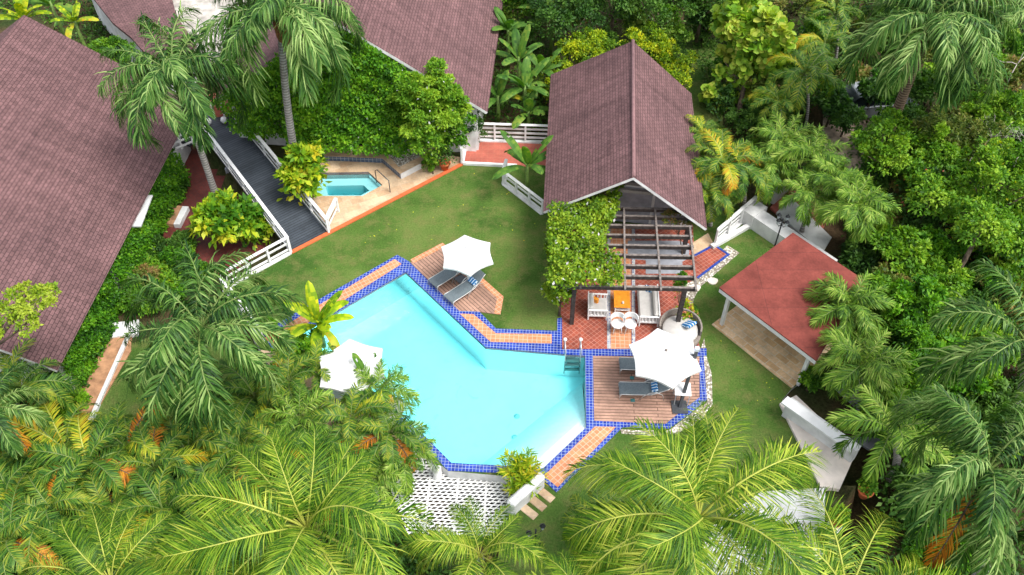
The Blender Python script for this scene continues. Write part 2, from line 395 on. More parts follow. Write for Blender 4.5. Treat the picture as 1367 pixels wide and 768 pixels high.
# low lawn by the left house, and grass glade top right
b = MB(); b.prism(g2([(150,470),(118,540),(60,600),(250,620),(330,560),(330,470),(230,440)], ZL), ZL-.1, ZL+.06)
tag(b.build('lower_lawn', M['grass']), kind='structure')
b = MB(); b.prism(g2([(862,40),(905,30),(960,60),(965,170),(930,190),(900,110)]), -.2, .03)
tag(b.build('garden_grass', M['grass']), kind='structure')
b = MB(); b.prism(g2([(1100,120),(1150,85),(1215,105),(1205,190),(1150,250),(1108,240),(1098,180)]), -.2, .03)
tag(b.build('driveway', M['gravel_road']), kind='structure')
b = MB(); b.prism(g2([(1028,278),(1056,246),(1100,210),(1130,225),(1090,330)]), -.2, .035)
tag(b.build('red_path', M['walk_tile']), kind='structure')
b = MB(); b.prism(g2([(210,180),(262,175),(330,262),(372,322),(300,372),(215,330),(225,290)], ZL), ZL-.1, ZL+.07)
tag(b.build('courtyard_floor', M['shaded_tile'], rot=R(40)), kind='structure')
b = MB(); b.prism(g2([(132,452),(176,448),(176,470),(124,562),(98,545)], ZL), ZL-.1, ZL+.11); 
tag(b.build('side_walkway', M['tan_floor'], rot=R(60)), kind='structure')
b = MB(); b.prism(g2([(208,276),(247,281),(238,306),(200,300)], ZL), ZL-.1, ZL+.28)
tag(b.build('doorstep_slab', M['tan_floor'], rot=R(80)), kind='structure')
# low white walls of the left courtyard
def wall(name, p0, p1, z0, z1, th, mat, label, cat='wall', group=None, cap=None):
    e = empty(name, (p0[0], p0[1], z0), label, cat, group)
    b = MB(); b.beam((p0[0], p0[1], (z0+z1)/2), (p1[0], p1[1], (z0+z1)/2), th, z1-z0)
    b.build('wall_body', mat, e)
    if cap:
        b = MB(); b.beam((p0[0], p0[1], z1+.04), (p1[0], p1[1], z1+.04), th+.1, .08); b.build('coping', cap, e)
    return e
wall('low_wall', G(178,440,ZL), G(122,566,ZL), ZL, ZL+.22, .16, M['white_wall'], 'low white kerb wall between the tan side walkway and the small lower lawn')
wall('low_wall', G(140,446,ZL), G(186,440,ZL), ZL, ZL+.2, .8, M['white_wall'], 'thick white wall end at the top of the tan side walkway')
wall('low_wall', G(238,306,ZL), G(250,282,ZL), ZL, ZL+.32, .3, M['white_wall'], 'white step edge beside the small tan slab in the red courtyard')
# ---------------- pool
POOLI = offset(POOL, -.004)
e = empty('swimming_pool', (POOL[0][0], POOL[0][1], 0), 'large angular turquoise swimming pool edged in blue tile in the middle of the lawn', 'swimming pool')
def pool_plaster():
    m, nt, out = new_mat('pool_plaster'); n = noise(nt, .5, 4); r = ramp(nt, [(.35, (.66, .88, .90)), (.7, (.74, .92, .93))], n.outputs[0]); n3 = noise(nt, 1.7, 6, dist=1.5); r3 = ramp(nt, [(.25, (.82, .9, .9)), (.42, (1, 1, 1))], n3.outputs[0]); r = type('o', (), {'outputs': [mix(nt, r.outputs[0], r3.outputs[0], 1.0, 'MULTIPLY')]})  # distorted noise bands paint caustic ripple light and small stains
    fin(nt, out, r.outputs[0], .6, .2); return m
M['plaster'] = pool_plaster(); M['step_plaster'] = plain('step_plaster', (.80, .86, .86), .6, var=.03)
b = MB(); P2 = ccw(POOL); n = len(P2)
b.prism(P2, None, -1.45)
for i in range(n):
    a, c = P2[i], P2[(i+1) % n]
    b.add([(a[0],a[1],-.22),(c[0],c[1],-.22),(c[0],c[1],-1.45),(a[0],a[1],-1.45)], [(0,1,2,3)])
b.build('basin', M['plaster'], e)
b = MB()
for i in range(n):
    a, c = P2[i], P2[(i+1) % n]
    b.add([(a[0],a[1],.03),(c[0],c[1],.03),(c[0],c[1],-.22),(a[0],a[1],-.22)], [(0,1,2,3)])
b.build('waterline_band', M['blue_band'], e)
A1, B1 = G(782.5,571.5), G(725.4,625.6); A0, B0 = G(781.2,526), G(668,622)
def lerp(a, b, t): return a+(b-a)*t
M['drain'] = plain('drain_cover', (.40, .62, .64), .5)
b = MB(); Ks = [(0, -.12), (.12, -.12), (.121, -.2), (.28, -.24), (.281, -.31), (.48, -.38), (1.0, -.74), (2.0, -1.44)]
vs = []
for t, zz in Ks: a, c = lerp(A1, A0, t), lerp(B1, B0, t); vs += [(a.x+.0, a.y, zz), (c.x, c.y, zz)]
b.add(vs, [(2*i, 2*i+1, 2*i+3, 2*i+2) for i in range(len(Ks)-1)]); b.build('steps', M['step_plaster'], e)
for u, v in ((745,547),(690,556),(687,584)):
    b = MB(); c = G(u, v, -1.44); b.lathe([(.12,0),(.12,.015),(.0,.02)], c, 14, cap=False); b.build('drain', M['drain'], e)
# water
def water_mat(name, absorb, dens):
    m, nt, out = new_mat(name)
    tr = N(nt, 'BsdfTransparent'); gl = N(nt, 'BsdfGlossy', Roughness=.04); fr = N(nt, 'Fresnel', IOR=1.33)
    nz = noise(nt, 2.6, 3, dist=.8); bp = N(nt, 'Bump', Strength=.25, Distance=.05); nt.links.new(nz.outputs[0], bp.inputs['Height'])
    nt.links.new(bp.outputs[0], gl.inputs['Normal']); nt.links.new(bp.outputs[0], fr.inputs['Normal'])
    mx = N(nt, 'MixShader'); nt.links.new(fr.outputs[0], mx.inputs[0]); nt.links.new(tr.outputs[0], mx.inputs[1]); nt.links.new(gl.outputs[0], mx.inputs[2])
    nt.links.new(mx.outputs[0], out.inputs[0])
    va = N(nt, 'VolumeAbsorption', Density=dens); va.inputs['Color'].default_value = c4(absorb); nt.links.new(va.outputs[0], out.inputs['Volume']); return m
M['water'] = water_mat('pool_water', (.0, .93, .96), .40)
M['spa_water'] = water_mat('spa_water', (.0, .62, .66), 1.3)
b = MB(); b.prism(POOLI, -1.44, -.09)
tag(b.build('water', M['water'], uv=False), kind='structure')
# coping: blue tile kerb with orange inlays
COP = g2([(350,444),(530.5,341),(546,350),(613,416),(640,417),(662,439.5),(743.7,442.5),(743.7,426),(750.2,425),(750.2,467.3),(846,466.5),(943,466),(943,476),(791.5,476),(793,562.5),(888,567),(917,544),(934,531),(933.6,478),(939,476),(943.5,534),(921,553),(893,573),(831,571),(742.8,658),(724,640),(724,634),(598,629),(562,591),(392,452),(365,469)])
e = empty('pool_surround', (COP[0][0], COP[0][1], 0), 'raised kerb of glossy blue tiles with peach inlay strips running around the swimming pool', 'pool surround')
b = MB(); b.prism(COP, -.3, .04, holes=[POOL]); b.build('blue_tile_kerb', M['blue_tile'], e, rot=R(-3))
for poly, rot in (([(354,452),(527,347),(536,353.5),(364,462)], 32), ([(614,420),(632,420.5),(662,446),(736.5,447.5),(736.5,459.5),(655,457.5)], -3),
                  ([(794,570.5),(822,571),(744.5,651.5),(726,636.5)], 43)):
    b = MB(); b.prism(g2(poly), .0, .052); b.build('peach_tile_inlay', M['orange_tile'], e, rot=R(rot))
# pebble borders
PEB = g2([(943,476),(950,500),(951,540),(936,562),(905,579),(870,582),(830,579),(828,574),(893,575),(944,537),(939,476),(935,468),(940,452)])
b = MB(); b.prism(PEB, -.1, .024); tag(b.build('pebble_border', M['pebbles']), kind='structure')
b = MB(); b.prism(g2([(971,328),(987,338),(934,384),(926,400),(921,430),(912,430),(910,381),(925,371)]), -.1, .02); tag(b.build('pebble_path_edge', M['pebbles']), kind='structure')
# terrace
b = MB(); b.prism(g2([(750.2,467),(750.4,425),(742,400),(735,300),(925,300),(928,371),(921,400),(925,430),(935,466)]), -.1, .014)
tag(b.build('terrace', M['red_tile'], rot=R(42)), kind='structure')
b = MB(); b.prism(g2([(815.2,300),(841.5,300),(842.5,466),(815.2,466)]), 0, .020); tag(b.build('terrace_strip', M['orange_tile'], rot=R(-3)), kind='structure')
for a in ((809.7,812.5),(842.5,846.5)):
    b = MB(); b.prism(g2([(a[0]+1,300),(a[0]+5.2,300),(a[0]+5.2 if a[0]<830 else a[0]+5.4,466),(a[0]+.8,466)]), 0, .024); tag(b.build('mosaic_strip', M['mosaic'], rot=R(-3)), kind='structure')
b = MB(); b.prism(g2([(862,366),(920,366),(920,326),(905,322),(838,322),(838,346),(862,348)]), 0, .027)
tag(b.build('porch_floor', M['grey_wall']), kind='structure')
# side path with blue trim
b = MB(); b.prism(g2([(927,342),(953.5,328),(972,340.5),(931,372),(911,382),(911,350)]), -.1, .03); tag(b.build('side_path', M['red_tile'], rot=R(35)), kind='structure')
e = empty('path_trim', tuple(G(940,340)), 'narrow blue tile edging around the short red path beside the pergola', 'edging')
def strip(b, pts, w, z0, z1, m=0):
    p = [Vector(q[:2]) for q in pts]; Lf = []; Rt = []; k = len(p)
    for i in range(k):
        d1 = (p[i]-p[i-1]).normalized() if i else (p[1]-p[0]).normalized()
        d2 = (p[i+1]-p[i]).normalized() if i < k-1 else d1
        n1 = Vector((-d1.y, d1.x)); n2 = Vector((-d2.y, d2.x)); h = n1+n2; q = h*(w/2/max(h.dot(n1), .3))
        Lf.append(tuple(p[i]+q)); Rt.append(tuple(p[i]-q))
    for i in range(k-1):
        vs = [Lf[i], Rt[i], Rt[i+1], Lf[i+1]]; V8 = [(x, y, z1) for x, y in vs]+[(x, y, z0) for x, y in vs]
        fs = [(0, 1, 2, 3), (7, 6, 5, 4), (1, 5, 6, 2), (3, 7, 4, 0)]
        if i == 0: fs.append((0, 4, 5, 1))
        if i == k-2: fs.append((2, 6, 7, 3))
        b.add(V8, fs, m)
b = MB(); strip(b, g2([(927,342),(953.5,328),(972,340.5),(931,372)]), .11, 0, .05); b.build('edging_strip', M['blue_band'], e, rot=R(40))
b = MB(); b.prism(g2([(921,327),(945,312),(953,327),(927,341)]), -.1, .036); tag(b.build('stone_pad', M['travertine']), kind='structure')
for k, (u, v) in enumerate(((928,385),(951,376))):
    b = MB(); c = G(u, v); b.prism([(c.x+.24*math.cos(a)*(1+.15*math.sin(3*a)), c.y+.2*math.sin(a)) for a in np.linspace(0, 2*math.pi, 12)[:-1]], -.05, .05)
    tag(b.build('garden_stone', M['cream']), ['pale round stone on the pebbles near the pergola post', 'pale round stepping stone alone in grass near the red pavilion roof'][k], 'stone')
for k, (u, v) in enumerate(((727,659.5),(716,671),(704.5,682))):
    b = MB(); c = G(u, v); b.box((c.x, c.y, .005), (.78, .30, .05), R(-42)); 
    tag(b.build('stepping_stone', M['travertine'], bevel=.015), ['pale stepping slab nearest the pool corner', 'middle one of three pale stepping slabs in the grass', 'pale stepping slab farthest from the pool corner'][k], 'stepping stone', 'stepping stones below the pool')
# decks
def deck(poly, z, rot, label, trim=None):
    e = empty('wooden_deck', (poly[0][0], poly[0][1], 0), label, 'deck')
    b = MB(); b.prism(poly, -.2, z); b.build('planks', M['deck_wood'], e, rot=rot)
    if trim:
        b = MB(); strip(b, trim, .26, -.1, z+.02); b.build('peach_tile_edge', M['orange_tile'], e, rot=rot)
    return e
deck(g2([(791.5,475.5),(933.5,477),(933.5,531.5),(917,544),(888,566.5),(793,562.5)]), .035, R(-2), 'brown plank deck with grey loungers under the large umbrella on the pool right side')
deck(g2([(548,351),(586,331),(628,364),(666,396),(662,420),(640,417),(613,416)]), .035, R(-49), 'brown plank deck with two loungers wedged between lawn and pool',
     trim=g2([(550,350),(590,329),(668,398),(664,420)]))
b = MB(); b.prism(g2([(365,470),(391,453),(561,593),(562,598),(520,611),(402,568),(348,468)]), -.1, .03); tag(b.build('lower_terrace', M['travertine']), kind='structure')
# spa area
SPAG = g2([(405,203),(560,203),(628,212),(440,311),(400,240)])
b = MB(); b.prism(SPAG, -2.4, .02, holes=[SPA]); tag(b.build('spa_terrace', M['travertine'], rot=R(25)), kind='structure')
b = MB(); strip(b, g2([(389,337.5),(440,311),(621,217.5)]), .2, -.1, .05); tag(b.build('lawn_kerb', M['terracotta']), kind='structure')
e = empty('hot_tub', (SPA[0][0], SPA[0][1], 0), 'small sunken angular spa pool with teal water in the pale stone terrace', 'hot tub')
b = MB(); S2 = ccw(SPA); n = len(S2); SI = offset(SPA, -.5)
b.prism(S2, None, -.4, holes=[SI]); b.prism(SI, None, -.95)
for LP, za, zb in ((S2, -.16, -.4), (ccw(SI), -.4, -.95)):
    for i in range(len(LP)):
        a, c = LP[i], LP[(i+1) % len(LP)]; b.add([(a[0],a[1],za),(c[0],c[1],za),(c[0],c[1],zb),(a[0],a[1],zb)], [(0,1,2,3)])
b.build('basin', M['plaster'], e)
b = MB()
for i in range(n):
    a, c = S2[i], S2[(i+1) % n]; b.add([(a[0],a[1],.02),(c[0],c[1],.02),(c[0],c[1],-.16),(a[0],a[1],-.16)], [(0,1,2,3)])
b.build('waterline_band', M['blue_band'], e)
b = MB(); b.prism(offset(SPA, -.004), -.93, -.12); b.build('spa_water', M['spa_water'], e, uv=False)
e2 = empty('raised_planter', tuple(G(511,218)), 'raised stone ledge faced in slate blue tiles behind the small spa pool', 'ledge')
b = MB(); b.prism(g2([(412,214),(511,218),(535,239),(562,225),(585,204),(412,199)]), -.1, .32); b.build('ledge', M['travertine'], e2)
b = MB(); pb = g2([(412,214),(511,218),(535,239)]); strip(b, pb, .02, .03, .30)
b.build('tile_band', M['slate_tile'], e2)
b = MB(); strip(b, g2([(535.5,239.6),(562.5,225.4)]), .03, .02, .335); b.build('white_band', M['white_wall'], e2)
b = MB(); b.prism(g2([(519,213),(552,206),(575,207),(560,217),(533,230)], 0), .3, .335); b.build('pebble_bed', M['pebbles'], e2)
# handrail at the spa
e = empty('spa_handrail', tuple(G(503,245)), 'thin dark bent metal handrail at the right corner of the spa pool', 'handrail')
b = MB(); p = G(503,244); q = G(521,257)
b.tube([p, p+Vector((0,0,.75)), p+Vector((.1,0,.82)), Vector((q.x-.1,q.y+.05,.82)), Vector((q.x,q.y,.75)), q], .022, 8); b.build('rail', M['dark_metal'], e)
# ---------------- white fences
def fence(p0, p1, h, rails, npost, label, kerb=True, name='white_fence', group='white railings of the garden', zb=0.0, kz=None):
    p0 = Vector(p0); p1 = Vector(p1); e = empty(name, tuple(p0), label, 'fence')
    d = (p1-p0); 
    for i in range(npost):
        c = p0+d*(i/(npost-1)); b = MB(); b.box((c.x, c.y, c.z+h/2), (.09, .09, h), math.atan2(d.y, d.x)); b.build('post', M['white'], e)
    for k in range(rails):
        z = h*(.25+.75*k/(rails-1))-.02 if rails > 1 else h; b = MB()
        nn = Vector((-d.y, d.x, 0)).normalized()*.058
        b.beam(p0+Vector((0,0,z))+nn, p1+Vector((0,0,z))+nn, .03, .11); b.build('rail', M['white'], e)
    b = MB(); b.beam(p0+Vector((0,0,h+.02)), p1+Vector((0,0,h+.02)), .15, .035); b.build('top_rail', M['white'], e)
    if kerb:
        b = MB(); b.beam(p0+Vector((0,0,.0)), p1+Vector((0,0,.0)), .2, .12); b.build('kerb', M['white_wall'], e)
    return e
fence(G(306,383), G(388,338), .95, 3, 4, 'white rail fence with low kerb where the lawn ends below the dark ramp')
fence(G(300,388), G(352,455), .9, 3, 4, 'white rail fence running down from the ramp fence towards the peach tile strip')
# ramp: dark boards over the low courtyard
RZ = .35
e = empty('timber_ramp', tuple(G(388.7,337)), 'dark grey plank ramp bridge leading from the lawn up to the left house', 'ramp')
b = MB(); T = [G(388.7,337,.01), G(439,311,.01), G(314,158,.35), G(268,176,.35)]
dn = Vector((0,0,-.22))
b.add([*T, *[t+dn for t in T]], [(0,1,2,3),(7,6,5,4),(0,4,5,1),(1,5,6,2),(2,6,7,3),(3,7,4,0)]); b.build('planking', M['ramp_wood'], e, rot=R(39))
b = MB(); T2 = [G(268,176,.35), G(314,158,.35), G(325,140,.35), G(225,140,.35), G(215,175,.35), G(252,192,.35)]
b.prism([tuple(t)[:2] for t in T2], .12, .346); b.build('landing', M['ramp_wood'], e, rot=R(20))
for (a, c) in ((T[0], T[3]), (T[1], T[2])):
    for t in (.1, .4, .7, .97):
        pt = a.lerp(c, t); b = MB(); b.box((pt.x, pt.y, (pt.z-.2+ZL)/2), (.16, .16, pt.z-.2-ZL)); b.build('pier', M['grey_wall'], e)
fence(T[0]+Vector((0,0,0)), T[0].lerp(T[3], .97), .9, 3, 7, 'white rail fence along the left side of the dark plank ramp', kerb=False)
fence(T[1], T[1].lerp(T[2], .98), .9, 3, 7, 'white rail fence on the right side of the dark ramp under vines', kerb=False)
fence(G(440,308), G(452,283), .85, 3, 2, 'short white fence return at the ramp foot beside the pale stone terrace', kerb=False)
fence(G(258,192,.35), G(228,205,.35), .85, 3, 3, 'short white fence by the grey trunk at the ramp top near the left roof corner', kerb=False)
fence(G(287,158,.35), G(312,152,.35), .95, 3, 3, 'white gate rails in front of red brick at the top of the ramp', kerb=False)
for k, (u, v) in enumerate(((279,166),(300,164),(259,185))):
    b = MB(); b.lathe([(.0,0),(.13,.05),(.18,.18),(.13,.31),(.0,.36)], G(u, v, .35), 14, cap=False); b.build
    tag(b.build('ball_lamp', M['white']), ['white globe lamp left of the white gate on the ramp landing', 'white globe lamp in front of the white gate on the ramp landing', 'white globe lamp by the left ramp railing under the palm'][k], 'lamp')
b = MB(); b.box(tuple(G(303,140,.6)), (1.6, 1.2, .8), R(15)); tag(b.build('brick_wall', M['walk_tile']), 'low red brick wall behind the white gate at the top of the ramp', 'wall')
# spa porch railing in front of the dark panel that stands in for porch shade
fence(G(421,203,.0), G(553,208,.0), .75, 2, 6, 'white low railing behind the spa ledge beneath the hanging vines', kerb=False)
# bridge
e = empty('footbridge', tuple(G(622,217)), 'red tiled footbridge with white rails joining the vine house to the cottage', 'bridge')
b = MB(); b.prism(g2([(620,219),(740,224),(742,189),(620,187)], .05), -1, .05); b.build('walk_slab', M['walk_tile'], e)
b = MB(); b.beam(G(618,218,.08), G(690,221.5,.08), .14, .14); b.build('kerb', M['white_wall'], e)
fence(G(620,187,.06), G(742,191,.06), 1.05, 4, 4, 'long white four rail fence along the far side of the red footbridge')
fence(G(617,218,.06), G(622,190,.06), .95, 4, 2, 'short white fence at the left end of the red footbridge')
fence(G(672,246), G(724,286), .8, 3, 4, 'slanting white fence beside the banana plant left of the cottage')
fence(G(676,232), G(672,246), .9, 3, 2, 'white fence stub joining the footbridge and the slanting fence')
fence(G(954,328), G(1004,284), 1.0, 4, 4, 'white louvred fence on a kerb between the cottage and the white wall corner')
b = MB(); b.beam(G(950,330,.08), G(1006,298,.08), .22, .2); tag(b.build('white_kerb', M['white_wall']), 'straight white kerb between lawn and louvred fence right of the cottage', 'kerb')
# white wall upper right
e = empty('garden_wall', tuple(G(1010,300)), 'thick white garden wall with wide flat top behind the red roofed pavilion', 'wall')
b = MB(); p0 = G(1011,284,.75); p1 = G(1112,352,.75); d = (p1-p0).normalized(); nn = Vector((-d.y, d.x, 0))
b.prism([tuple(p0-nn*.35)[:2], tuple(p1-nn*.35)[:2], tuple(p1+nn*.35)[:2], tuple(p0+nn*.35)[:2]], -2.2, .75); b.build('wall_body', M['white_wall'], e)
b = MB(); a0 = p0+nn*.1-d*.3; 
b.box((a0.x, a0.y, -.7), (.8, 1.0, 3.0), math.atan2(d.y, d.x)); b.build('end_pier', M['white_wall'], e)
wall('garden_wall', G(1030,272,0), G(1052,252,0), 0, .7, .25, M['white_wall'], 'low white wall stub against the red path beyond the louvred fence')
b = MB(); b.prism(g2([(1036,285),(1056,265),(1110,318),(1098,338)]), -.2, .05); tag(b.build('paved_yard', M['white_wall']), kind='structure')
# lower right patio
e = empty('white_patio', tuple(G(1044,534)), 'white rendered patio structure with sloping cream floor on the lower right edge of the lawn', 'patio')
b = MB(); b.prism(g2([(1040,541),(1062,530),(1142,606),(1120,655),(1094,652)]), -2.5, .12); b.build('cream_floor', M['cream'], e)
b = MB(); b.beam(G(1050,543,.45), G(1142,608,.45), .34, .9); b.build('parapet', M['white_wall'], e)
b = MB(); b.beam(G(1047,534,.94), G(1139,599,.94), .42, .08); b.build('parapet_top', M['white'], e)
b = MB(); b.prism(g2([(1015,660),(1100,655),(1098,735),(1015,770),(930,770),(930,720)]), -2.5, .2); b.build('lower_floor', M['white_wall'], e)
b = MB(); b.beam(G(1122,690,.3), G(1082,748,.3), .45, .5); b.build('ledge', M['white_wall'], e)
b = MB(); b.prism(g2([(1100,560),(1160,600),(1180,590),(1110,520)], -1.2), -1.3, -1.2); tag(b.build('sunken_yard', M['grey_wall']), kind='structure')
wall('garden_wall', G(1096,530,-1.2), G(1144,575,-1.2), -1.2, .5, .15, M['grey_wall'], 'grey wall of the sunken yard behind the white parapet')
e = empty('small_table', tuple(G(1108,552,-1.2)), 'small brown table in the sunken yard behind the white parapet', 'table')
c = G(1108,552,-1.2); b = MB(); b.lathe([(.0,.72),(.42,.72),(.42,.76),(.0,.76)], c, 16, smooth=False, cap=False); b.build('table_top', M['rattan'], e)
for a in range(4):
    b = MB(); dx, dy = .25*math.cos(a*math.pi/2+.7), .25*math.sin(a*math.pi/2+.7); b.tube([(c.x+dx, c.y+dy, c.z), (c.x+dx, c.y+dy, c.z+.72)], .025, 6); b.build('leg', M['dark_metal'], e)
# bottom planter wall, urn, lattice
b = MB(); b.beam(G(724,641,.2), G(680,682,.2), .36, 1.0); tag(b.build('planter_wall', M['white_wall'], bevel=.08), 'thick rounded white wall beside the stepping slabs at the pool bottom corner', 'wall')
e = empty('white_urn', tuple(G(584,634,-.35)), 'smooth white cylinder bollard at the lower left corner of the pool', 'bollard')
b = MB(); b.lathe([(.17,-.6),(.17,.48),(.15,.55),(.08,.6),(0,.61)], G(584,634,-.35), 18, cap=False); b.build('shaft', M['white'], e)
e = empty('white_lattice', tuple(G(600,660,-.5)), 'white diamond lattice screen spread flat below the bottom edge of the pool', 'lattice')
lp = g2([(571,604),(600,632),(728,638),(690,684),(655,715),(545,715),(520,650)], -.5)
def clip_line(p, d, poly):
    ts = []
    n = len(poly)
    for i in range(n):
        a = Vector(poly[i]); c = Vector(poly[(i+1) % n]); s = c-a; den = d.x*s.y-d.y*s.x
        if abs(den) < 1e-9: continue
        w = a-p; t = (w.x*s.y-w.y*s.x)/den; q = (w.x*d.y-w.y*d.x)/den
        if 0 <= q <= 1: ts.append(t)
    ts.sort(); return [(ts[i], ts[i+1]) for i in range(0, len(ts)-1, 2)]
cc = Vector(g2([(610,660)], -.5)[0])
for nm, ang, sp, zz, w in (('cross_slats', -2, .13, -.50, .05), ('slant_slats', 40, .15, -.475, .04), ('upright_bars', 88, 1.05, -.55, .07)):
    b = MB(); d = Vector((math.cos(R(ang)), math.sin(R(ang)))); nn = Vector((-d.y, d.x))
    for k in range(-32, 33):
        p = cc+nn*k*sp
        for t0, t1 in clip_line(p, d, lp):
            a = p+d*t0; c = p+d*t1; b.beam((a.x, a.y, zz), (c.x, c.y, zz), w, .02 if w < .06 else .06)
            if w > .06: b.build('upright_bar', M['white'], e); b = MB()
    if w < .06: b.build(nm, M['white'], e)
for u, v in ((560,700),(640,700),(690,680),(575,640),(640,640)):
    c = G(u, v, -.6); b = MB(); b.box((c.x, c.y, (-.6+ZL)/2), (.08, .08, -.6-ZL)); b.build('support', M['white'], e)
# lamp posts
def lamp_post(p, h, heads, label):
    e = empty('lamp_post', tuple(p), label, 'lamp post'); b = MB()
    b.lathe([(.09,0),(.09,.06),(.04,.12),(.032,h*.6),(.028,h)], p, 10); b.build('post', M['black'], e)
    for k in range(heads):
        a = 2*math.pi*k/heads+.5; r = .26; b = MB(); c = Vector((p.x+r*math.cos(a), p.y+r*math.sin(a), h-.1))
        b.tube([(p.x, p.y, h-.35), (p.x+r*.6*math.cos(a), p.y+r*.6*math.sin(a), h-.38), tuple(c-Vector((0,0,.1)))], .015, 6); b.build('arm', M['black'], e)
        b = MB(); b.lathe([(.05,-.1),(.085,.1)], c, 6, smooth=False); hd = b.build('lantern', M['pale_glass'], e)
        b = MB(); b.lathe([(.11,.1),(.05,.18),(.015,.24)], c, 6, smooth=False); o = b.build('lantern_cap', M['black'], hd, world=False)
        o.location = (0,0,0); o.data.transform(Matrix.Translation(-Vector(p)))
    return e
lamp_post(G(1033,333), 1.9, 4, 'black lamp post with four small lanterns by the white wall behind the pavilion')
lamp_post(G(714,738), 1.7, 2, 'thin dark lamp post with two lanterns below the stepping slabs')
# ---------------- houses
def slab(e, q, th, name='roof', mat=None):
    q = [Vector(p) for p in q]; nrm = (q[1]-q[0]).cross(q[3]-q[0]).normalized()
    if nrm.z < 0: nrm = -nrm
    # shingle courses
    b = MB(); dn = -nrm*th
    a = [p for p in q]+[p+dn for p in q]
    b.add(a, [(0,1,2,3),(7,6,5,4)]); 
    o = b.build(name, [mat or M['shingle'], M['white']], e)
    f = MB(); out = []
    f.add(a, [(0,4,5,1),(1,5,6,2),(2,6,7,3),(3,7,4,0)]); f.build('fascia', M['white_wall'], e)
    return o
def bump_roof(o): pass
ZE = 2.5
cL, cR, bL, bR = G(725,283,ZE), G(944,306,ZE), G(735,100,ZE), G(923,125,ZE)
def apex(u, v, a, c):  # point above the a-c line seen at v
    n = Vector((a.y-c.y, c.x-a.x, 0)).normalized(); return GP(u, v, a, n)
fa = apex(846,237,cL,cR); ba = apex(845,55,bL,bR); zr = (fa.z+ba.z)/2; print('cottage apex', fa, ba)
cot = empty('cottage', tuple((cL+bR)/2-Vector((0,0,ZE))), 'cottage with a mauve shingle gable roof standing behind the pergola', 'house')
slab(cot, [cL, fa, ba, bL], .12); slab(cot, [fa, cR, bR, ba], .12)
b = MB(); b.tube([fa+Vector((0,0,.03)), ba+Vector((0,0,.03))], .09, 6); b.build('ridge_cap', plain('ridge_cap', (.19,.105,.105), .85), cot)
def inset(p, q, t): return p+(q-p)*t
cen = (cL+cR+bL+bR)/4
W = [inset(p, cen, .09) for p in (cL, cR, bR, bL)]
dep = (bL-cL).normalized()*2.2
W[0] = W[0]+dep; W[1] = W[1]+dep
b = MB()
for i in range(4):
    a, c = W[i], W[(i+1) % 4]
    b.beam((a.x, a.y, ZE/2+.02), (c.x, c.y, ZE/2+.02), .15, ZE-.05)
b.build('walls', M['white_wall'], cot)
b = MB(); fm = (W[0]+W[1])/2; zz = zr-.25
b.add([(W[0].x,W[0].y,ZE+.02),(W[1].x,W[1].y,ZE+.02),(fm.x,fm.y,zz-.3)], [(0,1,2)]); b.build('gable_panel', M['grey_wall'], cot)
# porch inside the gable: glazed doors, tie beams, ceiling wall
dv = (W[1]-W[0]); out = -dep.normalized()
for t0, t1, nm, mt in ((.18,.42,'door_opening','red_tile'),(.46,.72,'door','grey_wall'),(.74,.93,'door','grey_wall')):
    a = W[0]+dv*t0+out*.1; c = W[0]+dv*t1+out*.1; b = MB(); b.beam((a.x,a.y,1.1),(c.x,c.y,1.1), .05, 2.1); dd = b.build(nm, M['glassy'] if nm == 'door_opening' else M[mt], cot)
for k, dz in enumerate((0, .0)):
    a = cL+(bL-cL).normalized()*(.9+.5*k); c = cR+(bR-cR).normalized()*(.9+.5*k); s = .33
    b = MB(); b.beam(a.lerp(c, s)+Vector((0,0,.9)), a.lerp(c, 1-s)+Vector((0,0,.9)), .12, .16); b.build('tie_beam', M['rattan'], cot)
# left house
def house(el, ze, e_near, e_far, apx, label, ridge_len, name, width_extra=0):
    E0 = G(*e_far, ze) if False else None
E0 = G(261,137,1.5); E1 = G(77,495,1.5); ed = (E0-E1); ed.z = 0; edn = ed.normalized()
Q = GP(32, 20, E0, edn); print('left house apex', Q, 'eave', E0, E1)
lh = empty('left_house', tuple(Vector((E1.x, E1.y, ZL))), 'big house with a broad mauve shingle roof filling the left side behind the hedge', 'house')
lh.name = 'large_house'
Q1 = Q-ed; O0 = Vector((2*Q.x-E0.x, 2*Q.y-E0.y, 1.5)); O1 = O0-ed
slab(lh, [E1, E0, Q, Q1], .14); slab(lh, [Q1, Q, O0, O1], .14)
b = MB(); cH = (E0+E1+O0+O1)/4; WL = [inset(p, cH, .10) for p in (E1, E0, O0, O1)]
for i in range(4):
    a, c = WL[i], WL[(i+1) % 4]; b.beam((a.x,a.y,.2), (c.x,c.y,.2), .2, 2.5)
b.build('walls', M['white_wall'], lh)
# white parapet showing at the eave
a = E1.lerp(E0, .48)+Vector((.06,0,-.22)); c = E1.lerp(E0, .60)+Vector((-.12,0,-.22)); b = MB(); b.beam(a, c, .4, .08); b.build('balcony_ledge', M['white_wall'], lh)
